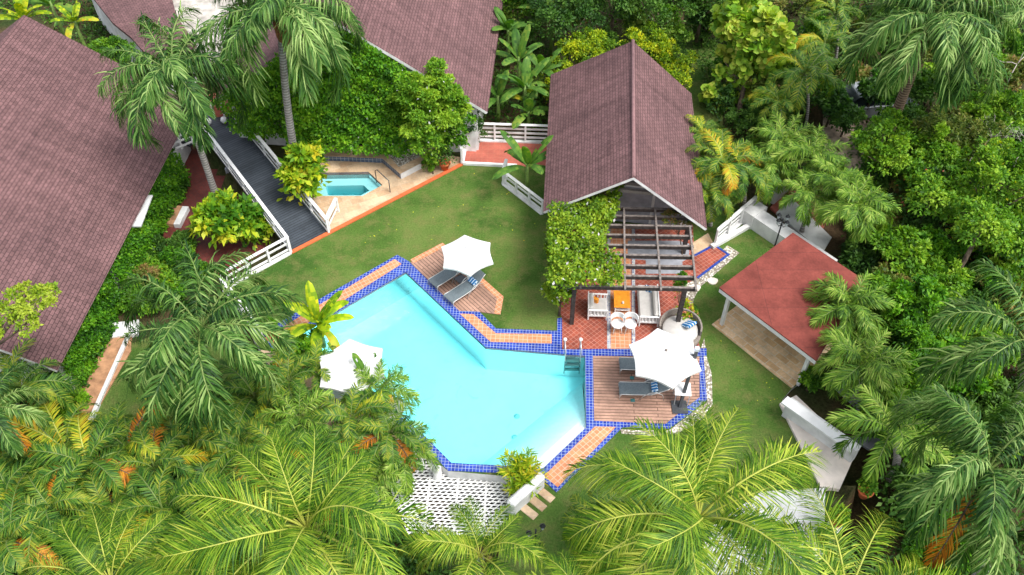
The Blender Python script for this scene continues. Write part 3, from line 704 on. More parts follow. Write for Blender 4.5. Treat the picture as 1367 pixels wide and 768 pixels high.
# vine house (top centre)
F0 = G(651,150,2.8); F1 = G(672,0,2.8); fd = (F1-F0); fd.z = 0; fdn = fd.normalized()
AQ = GP(448, 29, F0, fdn); print('vine house apex', AQ, F0)
vh = empty('vine_house', tuple(Vector((F0.x, F0.y, 0))), 'house with mauve shingle roof and a front wall covered in green climbing vines', 'house'); vh.name = 'tall_house'
ext = fdn*17; O2 = Vector((2*AQ.x-F0.x, 2*AQ.y-F0.y, 2.8))
slab(vh, [F0, F0+ext, AQ+ext, AQ], .14); slab(vh, [AQ, AQ+ext, O2+ext, O2], .14)
b = MB(); s0 = fdn*.5
Wp = [F0+s0+(O2-F0)*.05, F0+ext-s0+(O2-F0)*.05, O2+ext-s0-(O2-F0)*.05, O2+s0-(O2-F0)*.05]
for i in range(4):
    a, c = Wp[i], Wp[(i+1) % 4]; b.beam((a.x,a.y,.45), (c.x,c.y,.45), .2, 4.5)
b.build('walls', M['white_wall'], vh)
b = MB(); fm = (Wp[0]+Wp[3])/2; b.add([(Wp[0].x,Wp[0].y,2.7),(fm.x,fm.y,AQ.z-.5),(Wp[3].x,Wp[3].y,2.7)], [(0,1,2)]); b.build('gable_panel', M['white_wall'], vh)
b = MB(); a = Wp[0].lerp(Wp[3], .12)-fdn*.13; c = Wp[0].lerp(Wp[3], .8)-fdn*.13; b.beam((a.x,a.y,.42),(c.x,c.y,.42),.05,.8); b.build('porch_shade_panel', M['glassy'], vh)  # dark panel added to imitate the shaded void behind the porch railing
for t in (.2,.5,.8):
    a = Wp[0].lerp(Wp[1], t); b = MB(); b.box((a.x+.1, a.y, 1.5), (.06, 1.2, 1.2), math.atan2(fdn.y, fdn.x)-math.pi/2); b.build('window', M['glassy'], vh)
# far roofs at the top left
def flat_roof(pts, z, label, name, mat, z2=None):
    q = [G(u, v, z) for u, v in pts]; e = empty(name, (q[0].x, q[0].y, ZL), label, 'building')
    b = MB(); b.prism([tuple(p)[:2] for p in q], z-.15, z); b.build('roof', mat, e, rot=R(30))
    b = MB(); b.prism(offset([tuple(p)[:2] for p in q], -.4), ZL, z-.16); b.build('walls', M['white_wall'], e); return e
flat_roof([(95,-40),(215,-60),(235,20),(262,60),(215,95),(175,50),(150,30)], 2.2, 'lower mauve roofed wing seen between palms behind the big left roof', 'annexe', M['shingle'])
flat_roof([(205,75),(160,-90),(350,-110),(352,20),(345,95),(262,75),(226,30)], 1.6, 'flat pale concrete roof behind the two tall palms at the top left', 'flat_roofed_building', M['concrete'])
# pavilion
e = empty('pavilion', tuple(G(1055,430)), 'open pavilion with a flat brick red roof on white posts over a tan stone floor', 'pavilion')
zp = 2.3; pv = [G(960,384,zp-.0), G(1090,481.7,zp-.0), G(1157,376,zp+.0), G(1058.5,310.6,zp+.0)]
pc = sum(pv, Vector())/4
slo = .35
pv[3].z += 0; 
b = MB(); b.prism([tuple(p)[:2] for p in pv], zp-.05, zp); b.build('roof', M['red_roof'], e)
rim = offset([tuple(p)[:2] for p in pv], -.04)
b = MB(); b.prism(offset([tuple(p)[:2] for p in pv], -.015), zp-.26, zp-.052); b.build('fascia', M['white'], e)
PLAT = g2([(950,434),(1057,519),(1120,455),(1025,378)])
b = MB(); b.prism(PLAT, -.2, .05); b.build('stone_floor', M['coral_stone'], e, rot=R(-50))
ins = offset([tuple(p)[:2] for p in pv], -.35)
for p in ins:
    b = MB(); b.box((p[0], p[1], (zp-.2)/2), (.14, .14, zp-.22), R(40)); b.build('post', M['white'], e)
# pergola
ZP = 2.5
e = empty('pergola', tuple(G(905,438)), 'dark weathered wooden pergola over the red terrace, half open and half under vines', 'pergola')
rows = [282,292,304.5,317.5,331,344,358,372,386.5]
kf = G(815,382.5,ZP); xr = G(929,386,ZP).x
for i, v in enumerate(rows):
    a = G(735 if i else 790, v-3.5, ZP); c = G(922+ i*.9, v, ZP)
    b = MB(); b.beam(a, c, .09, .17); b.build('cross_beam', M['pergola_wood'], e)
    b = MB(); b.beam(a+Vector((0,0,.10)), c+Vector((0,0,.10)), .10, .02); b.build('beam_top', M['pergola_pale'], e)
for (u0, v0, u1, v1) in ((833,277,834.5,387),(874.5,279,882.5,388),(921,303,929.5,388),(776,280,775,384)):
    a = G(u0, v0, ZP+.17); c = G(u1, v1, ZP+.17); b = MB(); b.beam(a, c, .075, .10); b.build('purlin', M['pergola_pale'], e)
for (u, v) in ((903,439),(763,432),(912,338),(752,345)):
    p = G(u, v); b = MB(); b.box((p.x, p.y, ZP/2-.05), (.17, .17, ZP-.1)); b.build('post', M['pergola_wood'], e)
# ============================================================ FURNITURE
def umbrella(name, top, R0, verts_ang, label, pole_to=None, cant=None, drop=.42, pole=True):
    base = Vector((top.x, top.y, 0)) if cant is None else Vector(cant[0])
    e = empty(name, tuple(base), label, 'umbrella')
    b = MB(); n = 6; rings = 6; sub = 6
    def P(k, t, s):  # panel k, radial t, across s
        a0 = verts_ang+k*math.pi/3; a1 = a0+math.pi/3
        p0 = Vector((math.cos(a0), math.sin(a0))); p1 = Vector((math.cos(a1), math.sin(a1)))
        q = p0.lerp(p1, s)*t*R0*(1-.07*math.sin(math.pi*s)*t)
        z = -drop*(t**1.15)-.05*math.sin(math.pi*s)*t*(1-t)*0+ .03*math.sin(math.pi*s)*t
        return (top.x+q.x, top.y+q.y, top.z+z)
    for k in range(n):
        vs = [P(k, i/rings, j/sub) for i in range(1, rings+1) for j in range(sub+1)]+[(top.x, top.y, top.z)]
        fs = [(i*(sub+1)+j, (i+1)*(sub+1)+j, (i+1)*(sub+1)+j+1, i*(sub+1)+j+1) for i in range(rings-1) for j in range(sub)]
        fs += [(len(vs)-1, j, j+1) for j in range(sub)]
        b.add(vs, fs, 0, True)
        # valance
        ed = [P(k, 1, j/sub) for j in range(sub+1)]; lo = [(x, y, z-.09) for x, y, z in ed]
        b.add(ed+lo, [(j, sub+1+j, sub+2+j, j+1) for j in range(sub)])
    b.build('canopy', M['canvas'], e)
    for k in range(n):
        b = MB(); a0 = verts_ang+k*math.pi/3
        b.tube([(top.x, top.y, top.z-.06), (top.x+R0*.97*math.cos(a0), top.y+R0*.97*math.sin(a0), top.z-drop-.04)], .012, 5); b.build('rib', M['dark_metal'], e)
    b = MB(); b.lathe([(.05,-.02),(.05,.05),(.02,.1),(0,.1)], top, 10, cap=False); b.build('finial', M['rattan'] if cant else M['white'], e)
    if cant:
        b0, t0 = Vector(cant[0]), Vector(cant[1]); b = MB(); b.beam(b0, t0, .11, .11, up=Vector((0,1,0))); b.build('mast', M['dark_metal'], e)
        b = MB(); b.box((b0.x, b0.y, .06), (.6,.6,.05)); b.build('base_plate', M['dark_metal'], e)
        b = MB(); b.tube([t0-Vector((0,0,.3)), top-Vector((0,0,.42))], .03, 8); b.build('arm', M['dark_metal'], e)
        b = MB(); b.box(tuple(t0+Vector((0,0,.04))), (.16,.16,.14)); b.build('mast_head', M['pale_glass'], e)
    elif pole:
        b = MB(); b.tube([(top.x, top.y, .04), (top.x, top.y, top.z-.03)], .025, 8); b.build('pole', M['white'], e)
        b = MB(); b.lathe([(.28,0),(.28,.06),(.05,.1),(.04,.3)], (top.x, top.y, .04), 14); b.build('base', M['dark_metal'], e)
    return e
umbrella('patio_umbrella', G(623,331,2.45), 1.2, R(97), 'white hexagonal umbrella shading two loungers on the deck beside the lawn', drop=.42)
umbrella('cantilever_umbrella', G(889.5,468,2.75), 1.42, R(95), 'large white hexagonal umbrella on a dark leaning mast over the right deck', cant=(G(907,544,.04), G(930.5,467,2.75)), drop=.42)
umbrella('patio_umbrella', G(468,484,2.5), 1.38, R(100), 'white umbrella half buried in palms at the left edge of the pool', drop=.3)
def lounger(label, loc, rz, pillow=True, back=R(28)):
    e = empty('sun_lounger', (0,0,0), label, 'sun lounger', 'grey sling loungers on the pool decks')
    Ls, w, h = 1.25, .6, .34
    def slingpts():
        pts = [(0-.03, h-.06), (0.03, h)]+[(x, h-.02*math.sin(math.pi*x/Ls)) for x in (.3,.6,.9,1.2)]
        for k in range(1, 5): pts.append((Ls+.18*k*math.cos(back), h+.18*k*math.sin(back)))
        return pts
    sp = slingpts(); b = MB()
    for sgn in (0,):
        vs = [(x, -w/2+.02, z) for x, z in sp]+[(x, w/2-.02, z) for x, z in sp]; k = len(sp)
        vs += [(x, y, z-.012) for x, y, z in vs]
        b.add(vs, [(i, i+1, k+i+1, k+i) for i in range(k-1)]+[(2*k+i+1, 2*k+i, 3*k+i, 3*k+i+1) for i in range(k-1)], 0, True)
    b.build('sling', M['sling'], e, world=False)
    for s in (-1, 1):
        y = s*w/2; b = MB(); b.tube([(x, y, z) for x, z in sp], .017, 6); b.build('side_rail', M['alu'], e)
        b = MB(); b.tube([(.05, y, h-.02), (-.02, y, .2), (.0, y, 0)], .016, 6); b.build('leg', M['alu'], e)
        b = MB(); b.tube([(.78, y*1.04, 0), (.9, y*1.04, .25), (1.12, y*1.05, .46), (1.4, y*1.05, .5), (1.62, y*1.04, .36), (1.72, y*1.04, 0)], .016, 6); b.build('arm_rest', M['alu'], e)
    if pillow:
        b = MB(); c = Vector((Ls+.08, 0, h+.12)); b.box(tuple(c), (.26, .46, .1), M=Matrix.Rotation(-back*.8, 3, 'Y')); b.build('pillow', M['stripe'], e, bevel=.035, rot=R(90))
    e.location = loc; e.rotation_euler = (0, 0, rz); return e
def fix_children(e):  # children built in local space already
    pass
pA, pB = G(578.5,385,.04), G(599.5,405.5,.04)
lounger('grey lounger under the white umbrella, nearer the pool corner', pA, R(42))
lounger('grey lounger with raised back nearer the wedge tip of the small deck', pB, R(42), back=R(38))
lounger('grey lounger half hidden under the large cantilever umbrella, the far one', G(827,492,.04), R(-1))
lounger('grey lounger with blue pillow in the middle of the right deck, fully in view', G(826.5,525,.04), R(-1), back=R(32))
def side_table(c, s, h, mat, label, name='side_table', top='table_top', rz=0.0):
    e = empty(name, tuple(c), label, 'table'); b = MB(); b.box((c.x, c.y, c.z+h), (s, s, .03), rz); b.build(top, mat, e)
    for a in range(4):
        q = Matrix.Rotation(rz, 2) @ Vector(((1 if a % 2 else -1)*s*.42, (1 if a//2 else -1)*s*.42)); b = MB(); b.box((c.x+q.x, c.y+q.y, c.z+h/2-.01), (.03,.03,h-.02), rz); b.build('leg', M['alu'], e)
    return e
side_table(G(615.5,379,.04), .42, .32, M['glassy'], 'small dark glass table between the two loungers of the small deck', rz=R(42))
side_table(G(868,513,.04), .42, .32, M['glassy'], 'small dark glass table between the two loungers of the right deck')
side_table(G(908,534,.04), .62, .72, M['white'], 'tall white square table under the cantilever umbrella beside the mast', rz=R(-4))
for k, (u, v) in enumerate(((843.8,504.5),(844.7,534.5))):
    b = MB(); c = G(u, v, .05); b.box(tuple(c), (.17,.15,.03)); tag(b.build('deck_light', M['teal_light'], bevel=.01), ['small teal deck light between the two right deck loungers', 'small teal deck light below the lower right deck lounger'][k], 'light', 'recessed deck lights')
# terrace furniture
def sofa(name, c, lx, ly, label, cat, face, pillows, rz=R(-3)):
    e = empty(name, tuple(c), label, cat, rz=0)
    Mz = Matrix.Rotation(rz, 3, 'Z')
    def bx(nm, p, d, mat, bev=.0, rot=0.0):
        b = MB(); q = Mz @ Vector(p); b.box((c.x+q.x, c.y+q.y, c.z+p[2]), d, rz+rot); return b.build(nm, mat, e, bevel=bev)
    s = face   # back on +x*s side
    bx('seat_frame', (0,0,.26), (lx, ly, .08), M['white'])
    bx('seat_cushion', (-s*.07,0,.37), (lx-.18, ly-.1, .14), M['cushion'], .04)
    bx('back_cushion', (s*(lx/2-.13),0,.56), (.2, ly-.12, .36), M['cushion'], .06)
    bx('back_frame', (s*(lx/2-.01),0,.5), (.04, ly, .5), M['white'])
    for sy in (-1, 1):
        bx('arm_rest', (0, sy*(ly/2-.02), .6), (lx, .07, .035), M['white'])
        for k in range(5): bx('arm_slat', (-lx/2+.12+k*(lx-.24)/4, sy*(ly/2-.02), .42), (.05,.025,.3), M['white'])
        for sx in (-1, 1): bx('leg', (sx*(lx/2-.03), sy*(ly/2-.02), .3), (.05,.05,.6), M['white'])
    for (px, py, pz, mt, r) in pillows: bx('throw_pillow', (px, py, pz), (.16,.4,.34), M[mt], .05, r)
    return e
sofa('garden_sofa', G(864,415,.02), .82, 1.75, 'long white garden sofa with bolster back on the red terrace under the pergola', 'sofa', 1, [(.05,.75,.55,'stripe',1.2)])
sofa('garden_armchair', G(797,416,.02), .82, .95, 'white slatted armchair with pale cushions left of the orange coffee table', 'armchair', -1, [(-.15,.2,.52,'orange_wood',1.1)])
e = empty('coffee_table', tuple(G(829,410,.02)), 'orange wooden coffee table with white legs between sofa and armchair', 'table')
c = G(829,408,.02); b = MB(); b.box((c.x, c.y, .42), (.68,.95,.04), R(-3)); b.build('table_top', M['orange_wood'], e, bevel=.008)
b = MB(); b.box((c.x, c.y, .2), (.62,.88,.02), R(-3)); b.build('lower_shelf', M['white'], e)
for sx in (-1,1):
    for sy in (-1,1): b = MB(); b.box((c.x+sx*.29, c.y+sy*.42, .2), (.05,.05,.4), R(-3)); b.build('leg', M['white'], e)
b = MB(); b.lathe([(.035,0),(.045,.02),(.045,.1),(.0,.1)], (c.x+.02, c.y-.25, .44), 12, cap=False); tag(b.build('white_candle', M['white']), 'small white candle cup on the orange coffee table', 'candle')
def tub_chair(c, rz, label):
    e = empty('tub_chair', tuple(c), label, 'chair', 'pair of round white chairs'); b = MB()
    b.lathe([(0,.43),(.24,.43),(.27,.46),(.25,.5),(0,.51)], c, 20, cap=False); b.build('seat', M['white'], e)
    b = MB(); r = .30
    for k in range(13):
        a = rz+math.pi*(-.55+1.1*k/12); 
        p = (c.x+r*math.cos(a), c.y+r*math.sin(a), c.z+.72)
        if k: b.beam(q, p, .03, .28)
        q = p
    b.build('backrest', M['white'], e)
    for k in range(4):
        a = rz+.8+k*math.pi/2; b = MB(); b.tube([(c.x+.2*math.cos(a), c.y+.2*math.sin(a), c.z+.43), (c.x+.26*math.cos(a), c.y+.26*math.sin(a), c.z)], .018, 6); b.build('leg', M['white'], e)
    return e
tub_chair(G(823,442,.02), R(95), 'round white chair near the pool end of the orange strip, the left one')
tub_chair(G(840,442,.02), R(85), 'round white chair near the pool end of the orange strip, the right one')
# daybed
c = G(906,449,.02); e = empty('round_daybed', tuple(c), 'round grey wicker daybed with white cushion and blue pillow half under the large umbrella', 'daybed')
b = MB(); b.lathe([(.80,0),(.86,.1),(.88,.32),(.80,.34)], c, 32); b.build('wicker_base', M['rattan'], e)
b = MB(); b.lathe([(0,.35),(.70,.35),(.74,.42),(.70,.5),(0,.52)], c, 32, cap=False); b.build('cushion', M['cushion'], e)
b = MB()
for k in range(19):
    a = R(-20)+R(200)*k/18; p = (c.x+.84*math.cos(a), c.y+.84*math.sin(a), c.z+.5+.12*math.sin(math.pi*k/18))
    if k: b.beam(q, p, .07, .36)
    q = p
b.build('backrest', M['rattan'], e)
b = MB(); b.box((c.x+.36, c.y+.12, .66), (.5,.5,.14), M=Matrix.Rotation(R(35),3,'Z') @ Matrix.Rotation(R(-35),3,'X')); b.build('pillow', M['stripe'], e, bevel=.05)
# ladder
e = empty('pool_ladder', tuple(G(762,472)), 'steel pool ladder with two looped handrails at the terrace edge of the pool', 'ladder')
for u in (753.5, 774):
    p = G(u, 466, .04); b = MB(); b.tube([p, p+Vector((0,0,.55)), p+Vector((0,-.1,.66)), p+Vector((0,-.42,.6)), p+Vector((0,-.5,.4)), p+Vector((0,-.5,-1.0))], .024, 8); b.build('handrail', M['alu'], e)
    b = MB(); b.lathe([(0,0),(.06,.02),(.08,.08),(.06,.14),(0,.16)], p+Vector((0,-.05,.6)), 10, cap=False); b.build('knob', M['white'], e)
for z in (-.15, -.42, -.7):
    a = G(753.5,466,0); c = G(774,466,0); b = MB(); b.box(((a.x+c.x)/2, (a.y+c.y)/2-.5, z), (c.x-a.x, .14, .04)); b.build('tread', M['teal_light'], e)
# pots
def pot(c, s, label, leaves_fn=None, name='flower_pot', mat='terracotta'):
    e = empty(name, tuple(c), label, 'plant pot'); b = MB()
    b.lathe([(.0,0),(.11*s,0),(.17*s,.24*s),(.20*s,.25*s),(.20*s,.31*s),(.16*s,.31*s),(.15*s,.27*s),(0,.27*s)], c, 18, cap=False); b.build('pot', M[mat], e)
    return e
# white tables in the palms
for k, (u, v) in enumerate(((451,531),(523,560))):
    c = G(u, v, .03); e = empty('round_table', tuple(c), ['round white table seen through palms below the half hidden umbrella', 'white round table showing between palm fronds near the pool left edge'][k], 'table')
    b = MB(); b.lathe([(0,.72),(.55,.72),(.55,.75),(0,.76)], c, 24, cap=False, smooth=False); b.build('table_top', M['white'], e)
    b = MB(); b.lathe([(.25,0),(.05,.05),(.04,.72)], c, 12); b.build('pedestal', M['white'], e)
# car
c = G(1160,148); e = empty('parked_car', tuple(c), 'silver car parked on the sandy drive under the tall palm, mostly hidden by leaves', 'car', rz=0)
Mz = Matrix.Rotation(R(8), 3, 'Z')
def carpart(nm, prof, w, mat, y0=0.0, par=None):
    b = MB(); k = len(prof); vs = []
    for s, ww in ((-1, w), (1, w)):
        for x, z, *r in prof:
            q = Mz @ Vector((x, s*(ww*(r[0] if r else 1)), 0)); vs.append((c.x+q.x, c.y+q.y, z))
    b.add(vs, [tuple(range(k)), tuple(range(2*k-1, k-1, -1))]+[(i, k+i, k+(i+1) % k, (i+1) % k) for i in range(k)]); return b.build(nm, mat, e, bevel=.02)
carpart('body', [(-2.15,.25),(2.1,.25),(2.2,.5),(2.1,.72),(1.1,.9),(-1.9,.98),(-2.2,.8)], .88, M['car_paint'])
carpart('cabin_glass', [(1.15,.9,1.0),(.45,1.38,.8),(-1.2,1.4,.8),(-1.85,.97,1.0)], .80, M['glassy'])
carpart('roof', [(.45,1.385),(.35,1.44),(-1.1,1.46),(-1.2,1.405)], .66, M['car_paint'])
for sx in (-1.35, 1.35):
    for sy in (-1, 1):
        q = Mz @ Vector((sx, sy*.84, 0)); ax = Mz @ Vector((0, .1, 0)); b = MB(); pc2 = Vector((c.x+q.x, c.y+q.y, .33)); b.tube([pc2-ax, pc2+ax], .33, 18, smooth=False); wh = b.build('wheel', M['black'], e)
        b = MB(); b.tube([pc2-ax*1.05, pc2+ax*1.05], .19, 12, smooth=False); rm = b.build('rim', M['alu'], e)
        loc = rm.data; rm.parent = wh
for sy in (-1, 1):
    q = Mz @ Vector((2.1, sy*.6, 0)); b = MB(); b.box((c.x+q.x, c.y+q.y, .66), (.14,.36,.14), R(8)); b.build('headlight', M['pale_glass'], e)
# ============================================================ VEGETATION
def mesh_from(name, V, F, mi, mats, fv=None, smooth=False):
    """V (n,3), F list of arrays (k,3|4)"""
    me = bpy.data.meshes.new(name)
    V = np.asarray(V, np.float32); me.vertices.add(len(V)); me.vertices.foreach_set('co', V.ravel())
    tot = sum(len(f) for f in F); loops = sum(f.size for f in F)
    me.loops.add(loops); me.polygons.add(tot)
    li = np.concatenate([f.ravel() for f in F]).astype(np.int32); me.loops.foreach_set('vertex_index', li)
    cnt = np.concatenate([np.full(len(f), f.shape[1]) for f in F]); st = np.concatenate([[0], np.cumsum(cnt)[:-1]])
    me.polygons.foreach_set('loop_start', st.astype(np.int32))
    me.polygons.foreach_set('material_index', np.concatenate([np.full(len(f), m) for f, m in zip(F, mi)]).astype(np.int32))
    for m in mats: me.materials.append(m)
    if fv is not None:
        at = me.attributes.new('v', 'FLOAT', 'FACE'); at.data.foreach_set('value', np.asarray(fv, np.float32))
    me.update(calc_edges=True); me.validate(); return me
def frond_mesh(name, Lr, e0, bend, npair, llen, lw, ldroop, mats, seed, start=.12, spread=(70, 28), plumose=0.0, prof=(.35, 1.0, .35), rr=.035, side=0.0, twist=0.0, ragged=0.0):
    rg = np.random.default_rng(seed)
    ns = 14; t = np.linspace(0, 1, ns); el = R(e0)-R(bend)*t**1.35
    step = Lr/(ns-1); pts = [np.zeros(3)]; az = R(side)*t**2
    for i in range(1, ns):
        e_ = el[i]; pts.append(pts[-1]+step*np.array([math.cos(e_)*math.cos(az[i]), math.cos(e_)*math.sin(az[i]), math.sin(e_)]))
    pts = np.array(pts)
    def at(s):
        x = s*(ns-1); i = min(int(x), ns-2); f = x-i; p = pts[i]*(1-f)+pts[i+1]*f; d = pts[i+1]-pts[i]; return p, d/np.linalg.norm(d)
    V = []; F3 = []; F4 = []; FR = []; 
    # rachis
    k = 5
    for i in range(ns):
        p, d = at(t[i]); sd = np.cross(d, [0,0,1.0]); sd /= max(np.linalg.norm(sd), 1e-6); up = np.cross(sd, d); r = rr*(1-.85*t[i])
        for j in range(k):
            a = 2*math.pi*j/k; V.append(p+(sd*math.cos(a)*1.3+up*math.sin(a))*r)
    for i in range(ns-1):
        for j in range(k): FR.append((i*k+j, i*k+(j+1) % k, (i+1)*k+(j+1) % k, (i+1)*k+j))
    vals4 = []; vals3 = []
    for q in range(npair):
        s = start+(1-start)*(q+.5)/npair
        w = prof[0]+(prof[1]-prof[0])*math.sin(math.pi*min(1, (s-start)/(1-start)/.9)*.5)**.8 if s < .55 else prof[2]+(prof[1]-prof[2])*math.cos(math.pi*.5*(s-.55)/.45)**.7 if s < 1 else prof[2]
        for sg in (-1, 1):
            if ragged and rg.random() < ragged: continue
            p, d = at(min(1, s+rg.normal()*.004)); sd = np.cross(d, [0,0,1.0]); sd /= np.linalg.norm(sd)+1e-9; up = np.cross(sd, d)
            a = R(spread[0]+(spread[1]-spread[0])*s+rg.normal()*8); lift = R(18)*(1-s)+(rg.normal()*plumose if plumose else rg.normal()*.08)
            dr = d*math.cos(a)+(sd*sg*math.cos(lift)+up*math.sin(lift))*math.sin(a); dr /= np.linalg.norm(dr)
            ll = llen*w*(1+rg.normal()*.08); dd = ldroop*(1+rg.normal()*.25)
            p1 = p+dr*ll*.4+np.array([0,0,-1])*ll*.4*dd*.35
            d2 = dr*(1-.35*dd)+np.array([0,0,-1.0])*dd*1.0; d2 /= np.linalg.norm(d2)
            p2 = p1+d2*ll*.35; d3 = d2+np.array([0,0,-1.0])*dd*.8; d3 /= np.linalg.norm(d3); p3 = p2+d3*ll*.3
            wd = np.cross(dr, up*math.cos(.7)+sd*sg*-math.sin(.7)*.5); wd /= np.linalg.norm(wd)+1e-9
            b = len(V); h = lw/2
            V += [p-wd*h*.5, p+wd*h*.5, p1+wd*h, p1-wd*h, p2+wd*h*.75, p2-wd*h*.75, p3]
            F4 += [(b, b+1, b+2, b+3), (b+3, b+2, b+4, b+5)]; F3.append((b+5, b+4, b+6)); v = rg.random(); vals4 += [v, v]; vals3.append(v)
    fv = [.5]*len(FR)+vals4+vals3
    return mesh_from(name, V, [np.array(FR), np.array(F4), np.array(F3)], [0, 1, 1], mats, fv)
FR = {}
def mkset(key, n, fn): FR[key] = [fn(i, i/(n-1)) for i in range(n)]
# royal / tall garden palms: drooping plumose leaves ; t=0 upright spear -> 1 hanging
mkset('royal', 7, lambda i, t: frond_mesh('frond', 3.5, 72-60*t, 98+30*t, 78, .90, .050, .95, [L['rachis_g'], L['royal']], 10+i, plumose=.6, spread=(72, 38), start=.14, side=(-12, 9, -5, 14, -9, 6, 0)[i]))
mkset('royal_dead', 2, lambda i, t: frond_mesh('frond', 3.0, -10-30*t, 70, 60, .7, .04, .9, [M['bark'], L['dead']], 30+i, plumose=.2, start=.2))
mkset('coco', 8, lambda i, t: frond_mesh('frond', 4.5, 76-62*t, 84+40*t, 96, 1.15, .032, .42+.22*t, [L['rachis_y'], L['coco']], 50+i, spread=(74, 30), start=.2, prof=(.5, 1, .3), rr=.036, side=(-24, 18, 9, -26, 22, -12, 25, -18)[i]))
mkset('small', 6, lambda i, t: frond_mesh('frond', 1.9, 72-52*t, 82+40*t, 56, .52, .038, .5, [L['rachis_g'], L['fan']], 70+i, plumose=.6, spread=(66, 34), start=.14, rr=.022, side=(-10, 12, -6, 8, -14, 5)[i]))
mkset('feather', 6, lambda i, t: frond_mesh('frond', 2.1, 78-50*t, 105+35*t, 62, .42, .032, .22, [L['rachis_g'], L['cycad']], 90+i, spread=(72, 40), start=.12, rr=.025, side=(-12, 14, -8, 10, -16, 6)[i]))
mkset('feather_y', 4, lambda i, t: frond_mesh('frond', 2.0, 78-50*t, 100+35*t, 58, .42, .034, .25, [L['rachis_y'], L['yellowing']], 110+i, spread=(72, 40), start=.12, rr=.025, side=(-12, 14, -8, 10)[i]))
mkset('feather_d', 2, lambda i, t: frond_mesh('frond', 2.0, 45-45*t, 100, 56, .42, .04, .35, [M['bark'], L['dead']], 130+i, spread=(70, 40), start=.12, rr=.025))
def palm(name, crown, base, kind, label, group=None, cat='palm tree', nf=18, sc_=1.0, r=.16, dead=0, yellow=0, elev=(0, 1), rot0=0.0, shaft=False, trunk='trunk', lean=None, tiltmax=.12, up_trim=0, trunk_on=True, dead_az=None):
    crown = Vector(crown); base = Vector(base)
    e = empty(name, tuple(base), label, cat, group)
    rg = np.random.default_rng(int(abs(crown.x*13.7+crown.y*7.3)*100) % 99991)
    if trunk_on:
        b = MB(); n = 14; pts = []; rad = []
        for i in range(n):
            t = i/(n-1); q = base.lerp(crown, t); bend = math.sin(math.pi*t)*.06*(crown-base).length*(.5 if base.z < 1 else .3)
            dxy = Vector((crown.x-base.x, crown.y-base.y, 0)); 
            q = q-dxy*.18*math.sin(math.pi*t); pts.append(q); rad.append(r*(1.35-.35*min(1, t*5))*(1-.25*t))
        b.tube(pts, rad, 10); b.build('trunk', M[trunk], e)
    if shaft:
        b = MB(); a = crown-(crown-base).normalized()*1.0; b.tube([a, a.lerp(crown, .5), crown], [r*.9, r*1.05, r*.5], 10); b.build('crownshaft', M['crownshaft'], e)
    fr = FR[kind]; k = len(fr); off = crown-base; az = rot0
    for i in range(nf):
        t = elev[0]+(elev[1]-elev[0])*(i+.5)/nf; az += 2.39996+rg.normal()*.18
        me = fr[min(k-1, max(0, int(t*k)))]; tt = rg.normal(0, tiltmax, 2)
        us = 1.0
        if up_trim and math.sin(az) > .5: me = fr[min(int(t*k), 1)]; us = up_trim
        o = link('frond', me, e, tuple(off), (float(tt[0]), float(tt[1]), az), us*sc_*(1+float(rg.normal())*.07)*(.82+.18*t))
    for i in range(yellow):
        az += 2.4; yk = 'feather_y'; me = FR[yk][(i+1) % 4]; link('frond', me, e, tuple(off), (0, 0, az), sc_*1.02)['label'] = 'yellowing frond'
    for i in range(dead):
        az = dead_az if dead_az is not None and i == 0 else az+1.7; dk = 'royal_dead' if kind in ('royal', 'coco') else 'feather_d'; link('frond', FR[dk][i % 2], e, tuple(off), (0, 0, az), sc_)['label'] = 'orange dead frond'
    return e
# ---- leaf clouds
def leaf_arrays(P, D, Nn, size, asp=.5, fold=.25, rg=rng, shape='leaf'):
    """P base points, D directions, Nn normals, size per leaf -> V, F quads"""
    n = len(P); S = np.cross(D, Nn); S /= np.linalg.norm(S, axis=1, keepdims=True)+1e-9; Nn = np.cross(S, D)
    s = size[:, None]
    if shape == 'round':
        ang = np.linspace(0, 2*np.pi, 7)[:-1]; V = np.stack([P+D*s*.5+(D*np.cos(a)+S*np.sin(a))*s*.5+Nn*s*.10*abs(np.sin(a)) for a in ang], 1)
        base = np.arange(n)[:, None]*6; F = base+np.arange(6)[None]; return V.reshape(-1, 3), F
    mid = P+D*s*.48; V = np.stack([P, mid+S*s*asp*.5+Nn*s*fold*.4, P+D*s-Nn*s*.12, mid-S*s*asp*.5+Nn*s*fold*.4], 1)
    base = np.arange(n)[:, None]*4; F = base+np.arange(4)[None]; return V.reshape(-1, 3), F
def unit(a): return a/(np.linalg.norm(a, axis=1, keepdims=True)+1e-9)
